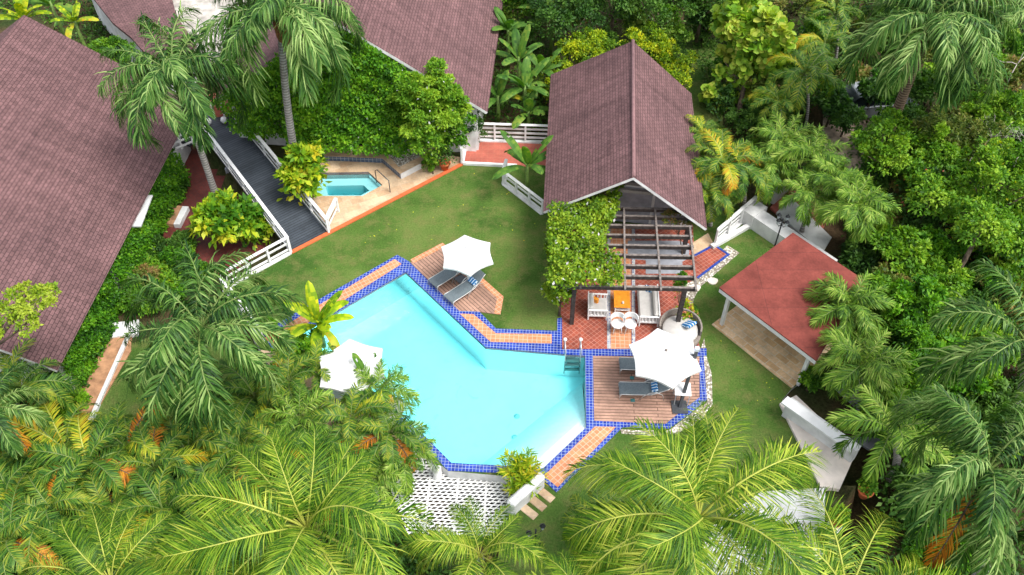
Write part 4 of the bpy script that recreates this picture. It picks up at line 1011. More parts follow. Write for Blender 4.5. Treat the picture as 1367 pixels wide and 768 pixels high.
def cloud_mesh(name, blobs, n, size, mats, seed, clumps=40, clump_r=.3, asp=.5, shape='leaf', up=.45, inner=.12, extra=None, droop=.1, zmin=None, low=-.35):
    rg = np.random.default_rng(seed); bl = np.array([[*c, *r] for c, r in blobs], float)
    w = (bl[:, 3]*bl[:, 4]+bl[:, 4]*bl[:, 5]); w /= w.sum()
    # clump centres on the shells of the blobs
    K = clumps; bi = rg.choice(len(bl), K, p=w); d = unit(rg.normal(size=(K, 3))); d[:, 2] = np.where(d[:, 2] < low, -d[:, 2], d[:, 2])
    C = bl[bi, :3]+d*bl[bi, 3:]*rg.uniform(.62, 1.12, (K, 1)); CR = clump_r*bl[bi, 3:].mean(1)*rg.uniform(.6, 1.35, K)
    ni = int(n*inner); nc = n-ni
    ci = rg.choice(K, nc, p=CR**2/np.sum(CR**2)); dd = unit(rg.normal(size=(nc, 3))); dd[:, 2] = np.where(dd[:, 2] < -.4, -dd[:, 2], dd[:, 2])
    P = C[ci]+dd*(CR[ci]*rg.uniform(.35, 1.05, nc)**.6)[:, None]*np.array([1, 1, .75]); outd = unit(P-bl[bi[ci], :3])*.5+dd*.6
    b2 = rg.choice(len(bl), ni, p=w); d2 = unit(rg.normal(size=(ni, 3))); P2 = bl[b2, :3]+d2*bl[b2, 3:]*rg.uniform(.5, .85, (ni, 1))
    P = np.vstack([P, P2]); O = np.vstack([outd, d2]); n = len(P)
    D = unit(O*.6+rg.normal(size=(n, 3))*.55+np.array([0, 0, .05-droop])); Nn = unit(O*.5+rg.normal(size=(n, 3))*.35+np.array([0, 0, up*1.6]))
    if zmin is not None: P[:, 2] = np.maximum(P[:, 2], zmin+rg.random(n)*.1)
    sz = size*rg.uniform(.6, 1.3, n); V, F = leaf_arrays(P, D, Nn, sz, asp, shape=shape)
    fv = np.clip(rg.normal(.5, .22, n)+(rg.random(K)*.7-.35)[np.concatenate([ci, rg.integers(0, K, ni)])], 0, 1)
    mi = [0]; Fs = [F]
    if extra:  # share of faces in second material
        msk = rg.random(n) < extra; Fs = [F[~msk], F[msk]]; fv = np.concatenate([fv[~msk], fv[msk]]); mi = [0, 1]
    return mesh_from(name, V, Fs, mi, mats, fv)
def tree(name, label, cat, c, rad, leaf, size, n, group=None, base=None, trunk_r=.12, clumps=45, clump_r=.3, lobes=5, asp=.5, shape='leaf', extra=None, extra_mat=None, crown_name='crown', zmin=None, limbs=4, up=.45, low=-.35, lobe_s=.62, trunk_mat='bark', seed=None):
    c = Vector(c); rx, ry, rz_ = rad
    base = Vector(base) if base is not None else Vector((c.x, c.y, max(c.z-rz_*1.6, ZL if c.z-rz_ < 0 else 0)))
    e = empty(name, tuple(base), label, cat, group); sd = seed or int(abs(c.x*31+c.y*17)*10) % 9973; rg = np.random.default_rng(sd)
    o = c-base; blobs = [((o.x, o.y, o.z), (rx*.75, ry*.75, rz_*.75))]
    for k in range(lobes):
        a = 2*math.pi*k/lobes+rg.normal()*.3; q = rg.uniform(.38, .6); blobs.append(((o.x+math.cos(a)*rx*q, o.y+math.sin(a)*ry*q, o.z+rg.normal()*rz_*.28), (rx*lobe_s*rg.uniform(.7, 1.1), ry*lobe_s*rg.uniform(.7, 1.1), rz_*lobe_s*rg.uniform(.7, 1.1))))
    me = cloud_mesh(crown_name, blobs, n, size, [L[leaf]]+([L[extra_mat]] if extra else []), sd, clumps, clump_r, asp, shape, extra=extra, zmin=zmin, up=up, low=low)
    link(crown_name, me, e)
    if trunk_r:
        b = MB(); top = o-Vector((0, 0, rz_*.2)); b.tube([Vector((0,0,-.1)), top*.5+Vector((.05,.03,0)), top], [trunk_r*1.2, trunk_r*.9, trunk_r*.5], 8); b.build('trunk', M[trunk_mat], e, world=False)
        for k in range(limbs):
            a = 2*math.pi*k/limbs+.4; s = top*.62; q = Vector((o.x+math.cos(a)*rx*.65, o.y+math.sin(a)*ry*.65, o.z+rz_*.25*rg.normal())); b = MB(); b.tube([s, s.lerp(q, .5)+Vector((0,0,-.05*rx)), q], [trunk_r*.5, trunk_r*.35, trunk_r*.12], 6); b.build('limb', M[trunk_mat], e, world=False)
    return e
def banana(base, h, nl, label, group=None, ll=1.8, lw=.42, mat='banana', seed=1, cat='banana plant', name='banana_plant', el=(80, 15), yellow=0):
    base = Vector(base); e = empty(name, tuple(base), label, cat, group); rg = np.random.default_rng(seed)
    b = MB(); b.tube([(0,0,0),(0.03,0,h*.5),(0,0,h)], [.13,.1,.06], 8); b.build('stem', M['crownshaft'], e, world=False)
    for i in range(nl):
        t = (i+.3)/nl; e0 = el[0]+(el[1]-el[0])*t; bend = 25+55*t; V = []; F = []; fv = []; ns = 12; p = np.array([0.,0,0]); L_ = ll*rg.uniform(.8, 1.1)
        rows = []
        for j in range(ns+1):
            s = j/ns; ee = R(e0-bend*s**1.3); 
            if j: p = p+np.array([math.cos(ee), 0, math.sin(ee)])*L_/ns
            w = 0.02 if s < .12 else lw*.5*min(1, math.sin(math.pi*min(1, (s-.1)/.95))**.55+.05); w *= 1-.10*rg.random()
            if j == ns: w = .02
            nrm = np.array([-math.sin(ee), 0, math.cos(ee)]); rows.append([p+np.array([0,-w,0])-nrm*w*.12+nrm*.03*0, p+np.array([0,-w*.5,0])+nrm*w*.22, p.copy(), p+np.array([0,w*.5,0])+nrm*w*.22, p+np.array([0,w,0])-nrm*w*.12])
        V = [q for r_ in rows for q in r_]
        for j in range(ns):
            for q in range(4):
                if rg.random() < .05 and j > 3: continue
                F.append((j*5+q, j*5+q+1, (j+1)*5+q+1, (j+1)*5+q)); fv.append(.5+.2*rg.normal())
        mm = [L['yellowing'] if i >= nl-yellow else L[mat], L['rachis_y']]
        me = mesh_from('leaf', V, [np.array(F)], [0], mm, fv)
        for pl in me.polygons: pl.use_smooth = True
        link('leaf', me, e, (0,0,h*.9), (rg.normal()*.08, 0, i*2.4+rg.normal()*.25+seed), 1)
    return e
def surface_cloud(quads, n, size, mats, seed, depth=.35, asp=.6, extra=None, name='foliage', off=Vector((0,0,0)), bump=.35, jit=.12):
    """leaves scattered over a list of world quads (a,b,c,d), bulging along the normal"""
    rg = np.random.default_rng(seed); P = []; O = []
    Q = [[np.array(p) for p in q] for q in quads]; ar = np.array([np.linalg.norm(np.cross(q[1]-q[0], q[3]-q[0])) for q in Q]); ns = (n*ar/ar.sum()).astype(int)
    for q, m in zip(Q, ns):
        u = rg.random((m, 1)); v = rg.random((m, 1)); p = (q[0]*(1-u)+q[1]*u)*(1-v)+(q[3]*(1-u)+q[2]*u)*v
        nn = np.cross(q[1]-q[0], q[3]-q[0]); nn /= np.linalg.norm(nn); 
        if nn[2] < -.2 or (abs(nn[2]) <= .2 and nn[1] > 0): nn = -nn
        h = bump*(np.sin(p[:, 0:1]*3.1+p[:, 2:3]*2.3)*np.cos(p[:, 1:2]*2.7+p[:, 2:3]*3.7)*.5+.5)+bump*.5*(np.sin(p[:, 0:1]*7.3+1)*np.sin(p[:, 1:2]*6.1+p[:, 2:3]*8)*.5+.5)
        h = h*(rg.random((m, 1))**.35)+rg.normal(size=(m, 1))*.03
        P.append(p+nn*(h+depth*.2)+rg.normal(size=(m, 3))*jit*.5); O.append(np.repeat(nn[None], m, 0))
    P = np.vstack(P)-np.array(off); O = np.vstack(O); m = len(P)
    D = unit(rg.normal(size=(m, 3))*.7+O*.35+np.array([0, 0, -.15])); Nn = unit(O*.7+rg.normal(size=(m, 3))*.45+np.array([0, 0, .6]))
    V, F = leaf_arrays(P, D, Nn, size*rg.uniform(.6, 1.3, m), asp); fv = np.clip(rg.normal(.5, .25, m)+.2*np.sin(P[:, 0]*4)*np.cos(P[:, 1]*4+P[:, 2]*5), 0, 1)
    mi = [0]; Fs = [F]
    if extra: msk = rg.random(m) < extra; Fs = [F[~msk], F[msk]]; fv = np.concatenate([fv[~msk], fv[msk]]); mi = [0, 1]
    return mesh_from(name, V, Fs, mi, mats, fv)
def cover(name, quads, n, size, leaf, label, cat, extra=None, extra_mat=None, seed=1, **kw):
    base = Vector(quads[0][0]); me = surface_cloud(quads, n, size, [L[leaf]]+([L[extra_mat]] if extra else []), seed, extra=extra, off=base, **kw)
    e = empty(name, tuple(base), label, cat); link('foliage', me, e); return e
# ------------------------------------------------------------ tall palms
palm('tall_palm', G(234,104,7.2), G(294,278,ZL), 'royal', 'tall dark green palm over the corner of the big left roof, trunk beside the ramp', nf=32, shaft=True, r=.17, sc_=1.16, tiltmax=.2)
palm('tall_palm', G(374,22,8.8), G(399,238,0), 'royal', 'tall palm with long grey trunk rising from the yellow croton by the spa', nf=32, r=.2, sc_=1.28, shaft=False, tiltmax=.2)
palm('tall_palm', G(268,440,6.0), G(300,560,ZL), 'royal', 'palm with drooping fronds right of the small lower lawn and left of the peach strip', nf=30, r=.16, sc_=1.14, tiltmax=.22)
palm('tall_palm', G(1243,28,8.5), G(1172,215,0), 'royal', 'tall palm with hanging fronds and brown fibrous trunk beside the parked car', nf=34, r=.26, sc_=1.25, trunk='trunk_brown', tiltmax=.18)
palm('tall_palm', G(1375,25,8), G(1370,200,0), 'royal', 'palm crown cut by the top right corner of the photo', nf=14, sc_=.9)
palm('tall_palm', G(1368,455,7.5), G(1330,600,0), 'royal', 'palm reaching in from the right edge above the largest lower right palm', nf=18, sc_=1.05)
palm('tall_palm', G(1318,628,8.2), G(1290,800,0), 'royal', 'largest palm at the lower right, with one orange dying frond', nf=26, sc_=1.02, r=.2, dead=2, yellow=0, dead_az=R(232))
palm('tall_palm', G(-12,545,3.5), G(-10,620,ZL), 'royal', 'palm at the left edge below the corner of the big roof', nf=15, sc_=.72, dead=1)
palm('tall_palm', G(1188,575,3.2), G(1190,640,-1), 'small', 'fan tipped palm just right of the white parapet, above red pots', nf=16, sc_=1.25)
# ------------------------------------------------------------ coconut palms along the bottom
palm('coconut_palm', G(932,694,7.0), G(912,870,0), 'coco', 'big yellow green coconut palm spread over the lower right of the lawn', nf=30, r=.2, sc_=1.0, rot0=.4, up_trim=.74, tiltmax=.2)
palm('coconut_palm', G(410,706,7.0), G(470,860,ZL), 'coco', 'big yellow green coconut palm left of centre at the bottom edge', nf=29, r=.2, sc_=.96, tiltmax=.2, rot0=1.9, up_trim=.72)
palm('coconut_palm', G(640,742,5.0), G(640,860,ZL), 'coco', 'coconut palm at the bottom centre in front of the white lattice', nf=17, r=.18, sc_=.66, rot0=1.1, up_trim=.7)
palm('coconut_palm', G(150,780,6.2), G(200,900,ZL), 'coco', 'coconut palm cut by the bottom edge at the lower left', nf=18, r=.18, sc_=.8, rot0=.2, up_trim=.75)
palm('coconut_palm', G(1130,800,6.4), G(1110,950,-2), 'coco', 'coconut palm cut by the bottom edge below the white patio', nf=16, r=.18, sc_=.85, rot0=.9)
palm('coconut_palm', G(290,815,6.0), G(310,950,ZL), 'coco', 'coconut palm cut by the bottom edge between the two lower left ones', nf=15, r=.18, sc_=.8, rot0=2.6)
palm('coconut_palm', G(775,820,5.6), G(780,950,0), 'coco', 'coconut palm cut by the bottom edge right of the bottom centre palm', nf=13, r=.18, sc_=.66, rot0=.6, up_trim=.7)
for o in [o for o in COL.objects if o.name.startswith('coconut_palm')]:
    tr = [c for c in o.children if c.name.startswith('trunk')] if False else None
    fr0 = [c for c in COL.objects if c.parent == o and c.name.startswith('frond')][0]; cc_ = Vector(fr0.location)
    for k in range(6):
        a = k*1.05; b = MB(); b.lathe([(0,-.13),(.08,-.1),(.11,0),(.09,.08),(0,.13)], (cc_.x+.27*math.cos(a), cc_.y+.27*math.sin(a), cc_.z-.25-.1*(k % 2)), 10, cap=False); b.build('coconut', M['coconut'], o, world=False)
# ------------------------------------------------------------ small bright palms on the right
for (u, v, z, s, nf, lab) in (
    (1144,275,3.8,.92,20,'small bright palm above the top right corner of the red pavilion roof'),
    (1084,213,3.2,.95,20,'small palm left of the sandy drive gap'),
    (1046,192,3.0,.95,18,'small palm nearest the sea grape tree trunk'),
    (1108,238,3.3,.85,16,'small palm with one bright yellow spear behind the white yard'),
    (1132,412,3.2,.95,18,'small palm overlapping the right corner of the red pavilion roof'),
    (1150,487,3.0,1.0,20,'small palm below the red pavilion roof and above the white parapet'),
    (1022,226,2.6,.9,16,'small palm beyond the white louvred fence'),
    (1078,262,2.8,.8,14,'small palm leaning over the white yard behind the garden wall')):
    palm('small_palm', G(u, v, z*.78), G(u+ (683-u)*.02, v+z*.78*22, 0), 'small', lab, 'small bright palms around the red pavilion', nf=nf+10, sc_=s*1.12, r=.09)
for (u, v, z, s, y, d, lab) in ((965,222,2.6,.95,3,1,'arching palm with yellow fronds touching the cottage roof'), (992,232,2.4,.85,2,1,'arching palm with curled brown tips beyond the cottage eave'),
    (948,262,1.8,.7,4,0,'low yellow palm at the lower corner of the cottage eave'), (938,180,2.4,.6,3,0,'small yellow leaved palm above the cottage eave')):
    palm('arching_palm', G(u, v, z), G(u, v+z*22, 0), 'feather', lab, nf=18, sc_=s*1.15, r=.09, yellow=y+2, dead=d)
# background feather palms top right
for (u, v, z, s, lab) in ((1075,100,3.4,1.15,'dark feather palm behind the car between sea grape and tall palm'), (1100,60,3.2,1.1,'feather palm at the top edge right of the sea grape tree'), (1040,140,2.4,.9,'low feather palm at the right foot of the sea grape tree'),
    (1115,20,3.0,1.0,'feather palm at the top edge left of the tall fibrous palm'), (985,10,2.6,1.0,'dark feather palm behind the sea grape tree at the top edge')):
    palm('feather_palm', G(u, v, z), G(u, v+z*21, 0), 'feather', lab, nf=16, sc_=s, r=.08, yellow=1)
# ------------------------------------------------------------ lower left thicket of feather palms
def ground_z(p): return ZL if inside(p, LOW) else 0
thick = [(60,640,'leftmost, beside the soil patch'),(95,610,'yellow tipped, just below the small lower lawn'),(130,640,'with one orange frond below the small lawn'),(175,605,'pale green at the lower edge of the small lawn'),(215,640,'in the middle of the lower left thicket'),
 (255,610,'right of the small lawn edge'),(20,680,'with orange fronds at the left edge'),(85,700,'dark, in the lower left corner thicket'),(150,690,'with dead fronds above the cut coconut palm'),(230,700,'dark, above the cut coconut palm crowns'),
 (285,660,'dark green, left of the big coconut palm'),(330,610,'below the drooping palm left of the pool'),(30,740,'in the bottom left corner'),(300,565,'under the drooping palm fronds'),(345,545,'between drooping palm and half hidden umbrella'),
 (20,610,'at the left edge under the roof corner palm'),(190,745,'near the bottom edge left of centre')]
for i, (u, v, d) in enumerate(thick):
    g0 = G(u, v, .4); 
    palm('feather_palm', (g0.x, g0.y, .4+(i*7 % 5)*.22), (g0.x+.2, g0.y-.1, ZL), 'feather', 'arching feather palm '+d, 'feather palms of the lower left thicket', nf=18, sc_=1.12+(i*3 % 4)*.07, r=.09, yellow=[2,4,2,4,1,3,3,0,2,1,1,2,2,0,0,2,3][i], dead=[1,0,2,1,2,0,3,1,2,0,1,2,1,0,1,2,1][i], rot0=i)
clus = [(400,560,1.9,'left of the umbrella, thick with dark fronds'),(430,600,1.8,'below the umbrella toward the big coconut palm'),(470,560,2.2,'directly below the half hidden umbrella'),(505,525,1.9,'beside the upright banana leaf at the pool edge'),(520,580,1.9,'near the orange dying frond by the pool corner'),
 (385,510,1.8,'left of the umbrella under the yellow banana'),(540,610,1.2,'nearest the lower left pool corner'),(455,640,1.6,'behind the big coconut palm crown'),(370,600,1.5,'between drooping palm and big coconut palm'),(500,640,1.2,'beside the white lattice left end'),(425,500,1.6,'touching the left point of the umbrella')]
for i, (u, v, z, d) in enumerate(clus):
    palm('feather_palm', G(u, v, z), G(u+5, v+z*26, 0), 'feather' if i % 3 else 'small', 'dense feather palm '+d, 'feather palms on the left bank of the pool', nf=16, sc_=[1.0,.95,.95,.95,.95,.9,.8,.9,.9,.85,.8][i], r=.08, yellow=[0,1,1,0,1,0,0,0,1,0,0][i], dead=[0,1,0,0,2,0,0,1,1,0,0][i], rot0=i*1.3)
palm('feather_palm', G(795,690,1.6), G(797,730,0), 'feather', 'dark low feather palm on the lawn left of the big coconut palm', nf=14, sc_=.8, r=.08)
# ------------------------------------------------------------ bananas
bz = [(692,80,2.6,2.1,9,'tall banana plant between the vine house roof and the yellow bushes'),(700,118,2.2,1.9,8,'banana plant with paddle leaves above the footbridge'),(678,40,2.6,1.9,8,'banana plant behind the vine house roof edge'),(722,95,1.8,1.7,7,'banana plant nearest the yellow bushes'),
 (705,150,1.4,1.5,7,'low banana plant just beyond the footbridge railing'),(735,20,2.8,2.0,7,'banana plant with hanging leaves at the top edge'),(665,130,1.6,1.6,6,'banana plant with a yellow torn leaf at the vine house wall')]
for i, (u, v, h, ll, nl, lab) in enumerate(bz):
    banana(G(u, v+h*20), h, nl, lab, 'banana plants beyond the footbridge', ll, .5, seed=i+1, yellow=1 if i == 6 else 0)
banana(G(703,258), 1.8, 8, 'banana plant with long leaves beside the slanting fence left of the cottage', None, 2.1, .5, seed=4)
banana(G(432,462,.0), 1.5, 14, 'yellow green banana plant at the end of the peach strip over the pool', None, 1.75, .46, mat='yellow', seed=6, yellow=2)
banana(G(498,545,.0), 1.8, 3, 'single upright banana leaf at the pool edge beside the half hidden umbrella', None, 1.5, .34, seed=9, el=(88, 60))
banana(G(60,88), 3.2, 9, 'yellowish banana plant beyond the top corner of the big left roof', None, 1.8, .5, mat='yellow', seed=11)
banana(G(128,100), 3.6, 8, 'pale curled banana plant at the big left roof edge', None, 1.4, .4, mat='yellow', seed=13, yellow=3)
banana(G(95,70), 3.2, 6, 'banana plant at the top left corner of the photo', None, 1.8, .5, mat='banana', seed=15)
# ------------------------------------------------------------ trees and bushes
tree('sea_grape_tree', 'tall sea grape tree with big round yellow green leaves right of the cottage roof', 'tree', G(1003,66,3.2), (2.25,1.8,3.2), 'grape', .34, 4600, base=G(982,165), shape='round', clumps=75, clump_r=.19, trunk_r=.14, trunk_mat='bark')
tree('yellow_bush', 'yellow green bush behind the left half of the cottage roof', 'bush', G(790,78,1.8), (2.2,1.5,1.5), 'yellow', .15, 7500, clumps=60, clump_r=.25)
tree('yellow_bush', 'yellow green bush behind the right half of the cottage roof', 'bush', G(862,68,1.9), (1.7,1.4,1.6), 'yellow', .15, 6500, clumps=55, clump_r=.25)
tree('yellow_bush', 'narrow yellow green bush at the upper left corner of the cottage roof', 'bush', G(745,118,1.2), (1.1,1.3,1.1), 'yellow', .15, 2800)
tree('yellow_bush', 'yellow green bush trailing along the upper right eave of the cottage', 'bush', G(905,108,1.3), (1.0,1.6,1.2), 'yellow', .14, 3600)
dk = [(760,22,3.0,2.0,'dark','dark tree at the top edge behind the yellow bushes'),(880,8,3.2,2.2,'dark','dark tree at the top edge behind the cottage'),(940,-5,3.4,2.0,'dark','dark tree at the top edge left of the sea grape tree'),(820,-8,3.2,2.2,'dark','dark tree at the top edge above the middle of the cottage'),(700,-10,2.8,1.8,'vine','green bush at the top edge above the bananas'),
      (1060,-5,3.4,1.8,'olive','olive tree at the top edge right of the sea grape tree'),(1170,-10,3.0,2.0,'dark','dark tree at the top edge behind the tall fibrous palm'),(1300,100,3.0,1.6,'dark','dark shrub between the tall fibrous palm and the right edge'),(940,35,1.0,1.1,'dark','dark shrub by the grass path near the sea grape tree'),(960,130,.9,1.0,'dark','dark shrub at the left foot of the sea grape tree'),(1010,165,.8,1.3,'dark','dark leafy shrub under the sea grape tree')]
for u, v, z, r, m, lab in dk: tree('shade_tree' if r > 1.5 else 'dark_shrub', lab, 'tree' if r > 1.5 else 'shrub', G(u, v, z), (r, r, r*.85), m, .17, int(1700*r*r*.8)+800, clump_r=.28, trunk_r=.1)
# right hand trees
tree('garden_tree', 'broad bright green tree below the parked car', 'tree', G(1208,200,3.0), (3.0,1.9,1.9), 'bright', .17, 15000, clumps=110, clump_r=.19, trunk_r=.13, lobes=11, lobe_s=.42, base=G(1225,262))
tree('garden_tree', 'bright green tree with yellow leaves at the right edge in the middle', 'tree', G(1335,240,3.4), (2.2,2.5,2.0), 'bright', .16, 12000, clumps=90, clump_r=.2, extra=.05, extra_mat='croton', trunk_r=.15, base=G(1300,340), lobes=10, lobe_s=.45)
tree('garden_tree', 'olive toned bushy tree between the two bright green right trees', 'tree', G(1262,190,2.6), (2.0,1.6,1.6), 'olive', .15, 7500, clumps=70, clump_r=.22, trunk_r=.1)
tree('garden_tree', 'green tree near the right edge below the bare branches', 'tree', G(1330,160,3.0), (1.6,1.5,1.5), 'bright', .17, 6000, clumps=60, clump_r=.22, trunk_r=.1)
tree('garden_tree', 'small glossy mango coloured tree right of the red pavilion roof', 'tree', G(1222,405,2.2), (1.1,1.1,1.3), 'vine', .2, 4200, clumps=50, clump_r=.25, trunk_r=.08)
tree('garden_tree', 'small tree just right of the top right pavilion roof corner', 'tree', G(1172,392,1.8), (.75,.8,1.0), 'bright', .18, 2200, clumps=30, clump_r=.28, trunk_r=.07)
tree('garden_tree', 'dim tree with coral flowers right of the bright roof corner palm', 'tree', G(1240,265,2.0), (1.5,1.3,1.3), 'dark', .2, 3400, extra=.06, extra_mat='flower_red', trunk_r=.1)
tree('garden_tree', 'leafy tree low on the right below the olive toned tree', 'tree', G(1355,320,2.4), (1.3,1.2,1.2), 'bright', .2, 3400, clumps=40, trunk_r=.1)
rs = [(1235,470,1.4,1.5,'vine','spiky leaved green shrub between the right palms and the pavilion palms'),(1195,445,1.0,1.0,'fan','narrow leaved shrub behind the palm on the pavilion roof corner'),(1285,500,1.2,1.4,'vine','green shrub under the right edge palm'),(1215,520,1.0,1.2,'vine','low green shrub right of the palm above the parapet'),(1260,540,.8,1.3,'dark','dark shrub above the largest lower right palm'),
      (1083,507,.7,.5,'bright','leafy shrub at the foot of the pavilion front post'),(1330,560,.8,1.5,'dark','dark shrub at the right edge between two palms'),(1245,660,.2,1.5,'dark','dark shrub hidden below the largest lower right palm'),(1250,735,.6,1.2,'vine','small leaved shrub beside the orange frond'),(1170,290,.9,1.0,'olive','yellow flecked shrub right of the bright roof corner palm'),
      (1150,345,.6,.9,'dark','dark shrub behind the red pavilion roof'),(1130,160,1.2,.8,'dark','dark broad leaved shrub in front of the parked car'),(1165,185,.9,.7,'dark','dark broad leaved shrub beside the sandy drive'),(1340,395,.9,1.1,'olive','olive shrub at the right edge above the frond tips')]
for u, v, z, r, m, lab in rs: tree('green_shrub', lab, 'shrub', G(u, v, z), (r, r, r*.75), m, .19, int(2300*r*r)+600, clump_r=.28, trunk_r=.05, limbs=2, asp=.32 if m in ('fan', 'vine') else .5)
for u, v, z, r, m, lab in ((1166,122,1.9,.8,'dark','dark shrub hanging over the roof of the parked car'),(1112,140,1.4,1.0,'dark','dark shrub at the front left of the parked car'),(1178,120,1.3,1.0,'vine','broad leaved shrub behind the parked car roof'),(1195,165,1.0,.9,'dark','dark shrub at the foot of the tall fibrous palm'),(1140,100,1.2,.9,'olive','shrub between the car and the dark feather palm'),
      (1225,120,1.6,1.1,'dark','dark shrub right of the tall fibrous palm trunk'),(1195,60,1.8,1.3,'dark','dark shrub behind the tall fibrous palm crown')):
    tree('green_shrub', lab, 'shrub', G(u, v, z), (r, r, r*.8), m, .24, int(1700*r*r)+400, clump_r=.28, trunk_r=.05, limbs=2)
# dense shrubs between the right hand trees and along the top
def fill(poly, gap, label, group, kinds, seed, zr=(.5,1.3), rr_=(.75,1.15), size=.19):
    rg = random.Random(seed); pts = []; us = [p[0] for p in poly]; vs_ = [p[1] for p in poly]; protos = []
    for _ in range(4000):
        u, v = rg.uniform(min(us), max(us)), rg.uniform(min(vs_), max(vs_))
        if inside((u, v), poly) and all((u-a)**2+((v-b_)*1.3)**2 > gap*gap for a, b_ in pts): pts.append((u, v))
    for i, (u, v) in enumerate(pts):
        z = rg.uniform(*zr); p = G(u, v, z); p.z = 0
        if i < len(kinds):
            r = rg.uniform(*rr_); protos.append(tree('dense_shrub', label, 'shrub', (p.x, p.y, z), (r, r, r*.8), kinds[i], size, int(2300*r*r), group, clump_r=.28, trunk_r=.05, limbs=2, seed=seed+i, base=(p.x, p.y, 0)))
        else:
            o = copy_tree(protos[i % len(protos)]); o.location = p; o.rotation_euler = (0, 0, rg.uniform(0, 6.28)); q = rg.uniform(.8, 1.25); o.scale = (q, q, q)
palm_b = [o for o in COL.objects if o.get('label', '').startswith('tall palm with long grey')][0]
b = MB(); cr = G(374,22,8.8)-palm_b.location
for k in range(7): a = k*.9; b.tube([cr+Vector((.1*math.cos(a), .1*math.sin(a), -1.6)), cr+Vector((.22*math.cos(a), .22*math.sin(a), -.9)), cr+Vector((.32*math.cos(a), .32*math.sin(a), -.1))], [.04,.12,.05], 6)
b.build('leaf_sheaths', M['fibre'], palm_b, world=False)
fill([(1185,300),(1240,330),(1367,330),(1400,420),(1400,600),(1230,600),(1180,560),(1165,400)], 40, 'leafy shrub packed among palms on the right side of the garden', 'shrubs filling the right side', ['bright','vine','fan','dark','bright','olive'], 41)
fill([(1215,90),(1400,60),(1400,330),(1240,310),(1150,300),(1130,250),(1205,190)], 42, 'leafy shrub packed between the trees below the tall fibrous palm', 'shrubs filling the upper right', ['bright','vine','olive','dark','bright'], 43, zr=(1.0,2.2))
fill([(640,-20),(1367,-20),(1367,50),(1240,90),(1100,120),(1060,170),(1020,160),(950,50),(700,50)], 44, 'dark leafy shrub in the planting along the top edge', 'shrubs along the top edge', ['dark','vine','dark','fan','olive'], 45, zr=(.8,1.8))
# bare branches
def twigs(c, s, label, n=9, seed=3, up=.6):
    c = Vector(c); rg = random.Random(seed); e = empty('bare_branches', tuple(c), label, 'dead branch'); b = MB()
    def grow(p, d, l, r, k):
        q = p+d*l; b.tube([p, p.lerp(q, .5)+Vector((rg.gauss(0, .06*l), rg.gauss(0, .06*l), rg.gauss(0, .06*l))), q], [r, r*.8, r*.6], 5)
        if k:
            for _ in range(2 if k < 3 else 3): grow(q, (d+Vector((rg.gauss(0,.55), rg.gauss(0,.55), rg.gauss(0,.35)))).normalized(), l*.72, r*.6, k-1)
    grow(c, Vector((.1, .1, 1)).normalized(), s, .035, 4); b.build('branch', M['dead_twig'], e); return e
twigs(G(1290,225,1.5), 1.1, 'bare pale twigs sticking out of the trees below the tall fibrous palm', seed=3)
twigs(G(1352,225,2.6), .8, 'bare pale twigs at the right edge among green leaves', seed=8)
twigs(G(1345,110,2.2), 1.0, 'bare pale branches at the right edge below the corner palm', seed=5)
for (u0,v0,z0,u1,v1,z1,lab) in ((1255,400,.0,1312,300,3.2,'leaning grey trunk across the dark soil right of the mango coloured tree'), (1210,330,0,1245,262,2.6,'dark slanted trunk on the bare soil behind the pavilion')):
    p = G(u0,v0,z0); q = G(u1,v1,z1); b = MB(); e = empty('leaning_tree', tuple(p), lab, 'tree'); b.tube([p, p.lerp(q,.5)+Vector((.1,0,.15)), q], [.13,.1,.07], 8); b.build('trunk', M['bark'], e)
    me = cloud_mesh('crown', [((q.x-p.x, q.y-p.y, q.z-p.z), (1.2,1.2,.8))], 2600, .17, [L['bright']], 5); link('crown', me, e)
# tree over the left roof
tree('overhanging_tree', 'light lime green branch of a tree reaching over the lower left of the big roof', 'tree', G(28,408,6.3), (1.25,1.1,.6), 'lime', .13, 3000, base=G(-90,560,ZL), clumps=45, clump_r=.22, trunk_r=.12, limbs=6)
twigs(G(-6,400,6.5), .5, 'bare grey twigs lying over the roof at the left edge', seed=12)
# crotons
tree('croton_bush', 'yellow green croton bush at the foot of the tall grey trunk beside the spa', 'bush', G(404,236,1.5), (1.15,1.0,1.9), 'croton', .36, 2300, base=G(402,262), clumps=40, clump_r=.3, trunk_r=.05, asp=.5, up=.3)
tree('croton_bush', 'yellow green croton bush in the low courtyard left of the ramp', 'bush', G(302,296,.5), (1.45,1.2,1.6), 'croton', .36, 2700, base=G(300,320,ZL), clumps=45, clump_r=.3, trunk_r=.05)
palm('tall_palm', G(28,520,1.4), G(30,560,ZL), 'feather', 'dark feather palm against the end wall under the big left roof', nf=18, sc_=1.2, r=.09, yellow=1)
tree('green_shrub', 'dark shrub filling the corner under the end of the big left roof', 'shrub', G(60,525,-.2), (1.2,.8,.8), 'dark', .17, 3200, trunk_r=.04)
tree('croton_bush', 'smaller croton with orange leaves against the ramp fence', 'bush', G(340,308,-.1), (.8,.7,.8), 'croton', .3, 700, base=G(338,315,ZL), clumps=20, trunk_r=.04)
tree('spiky_croton', 'spiky yellow and green croton at the bottom corner of the pool', 'bush', G(694,634,.35), (.78,.6,.5), 'croton', .36, 1500, clumps=30, asp=.14, trunk_r=0, up=.2)
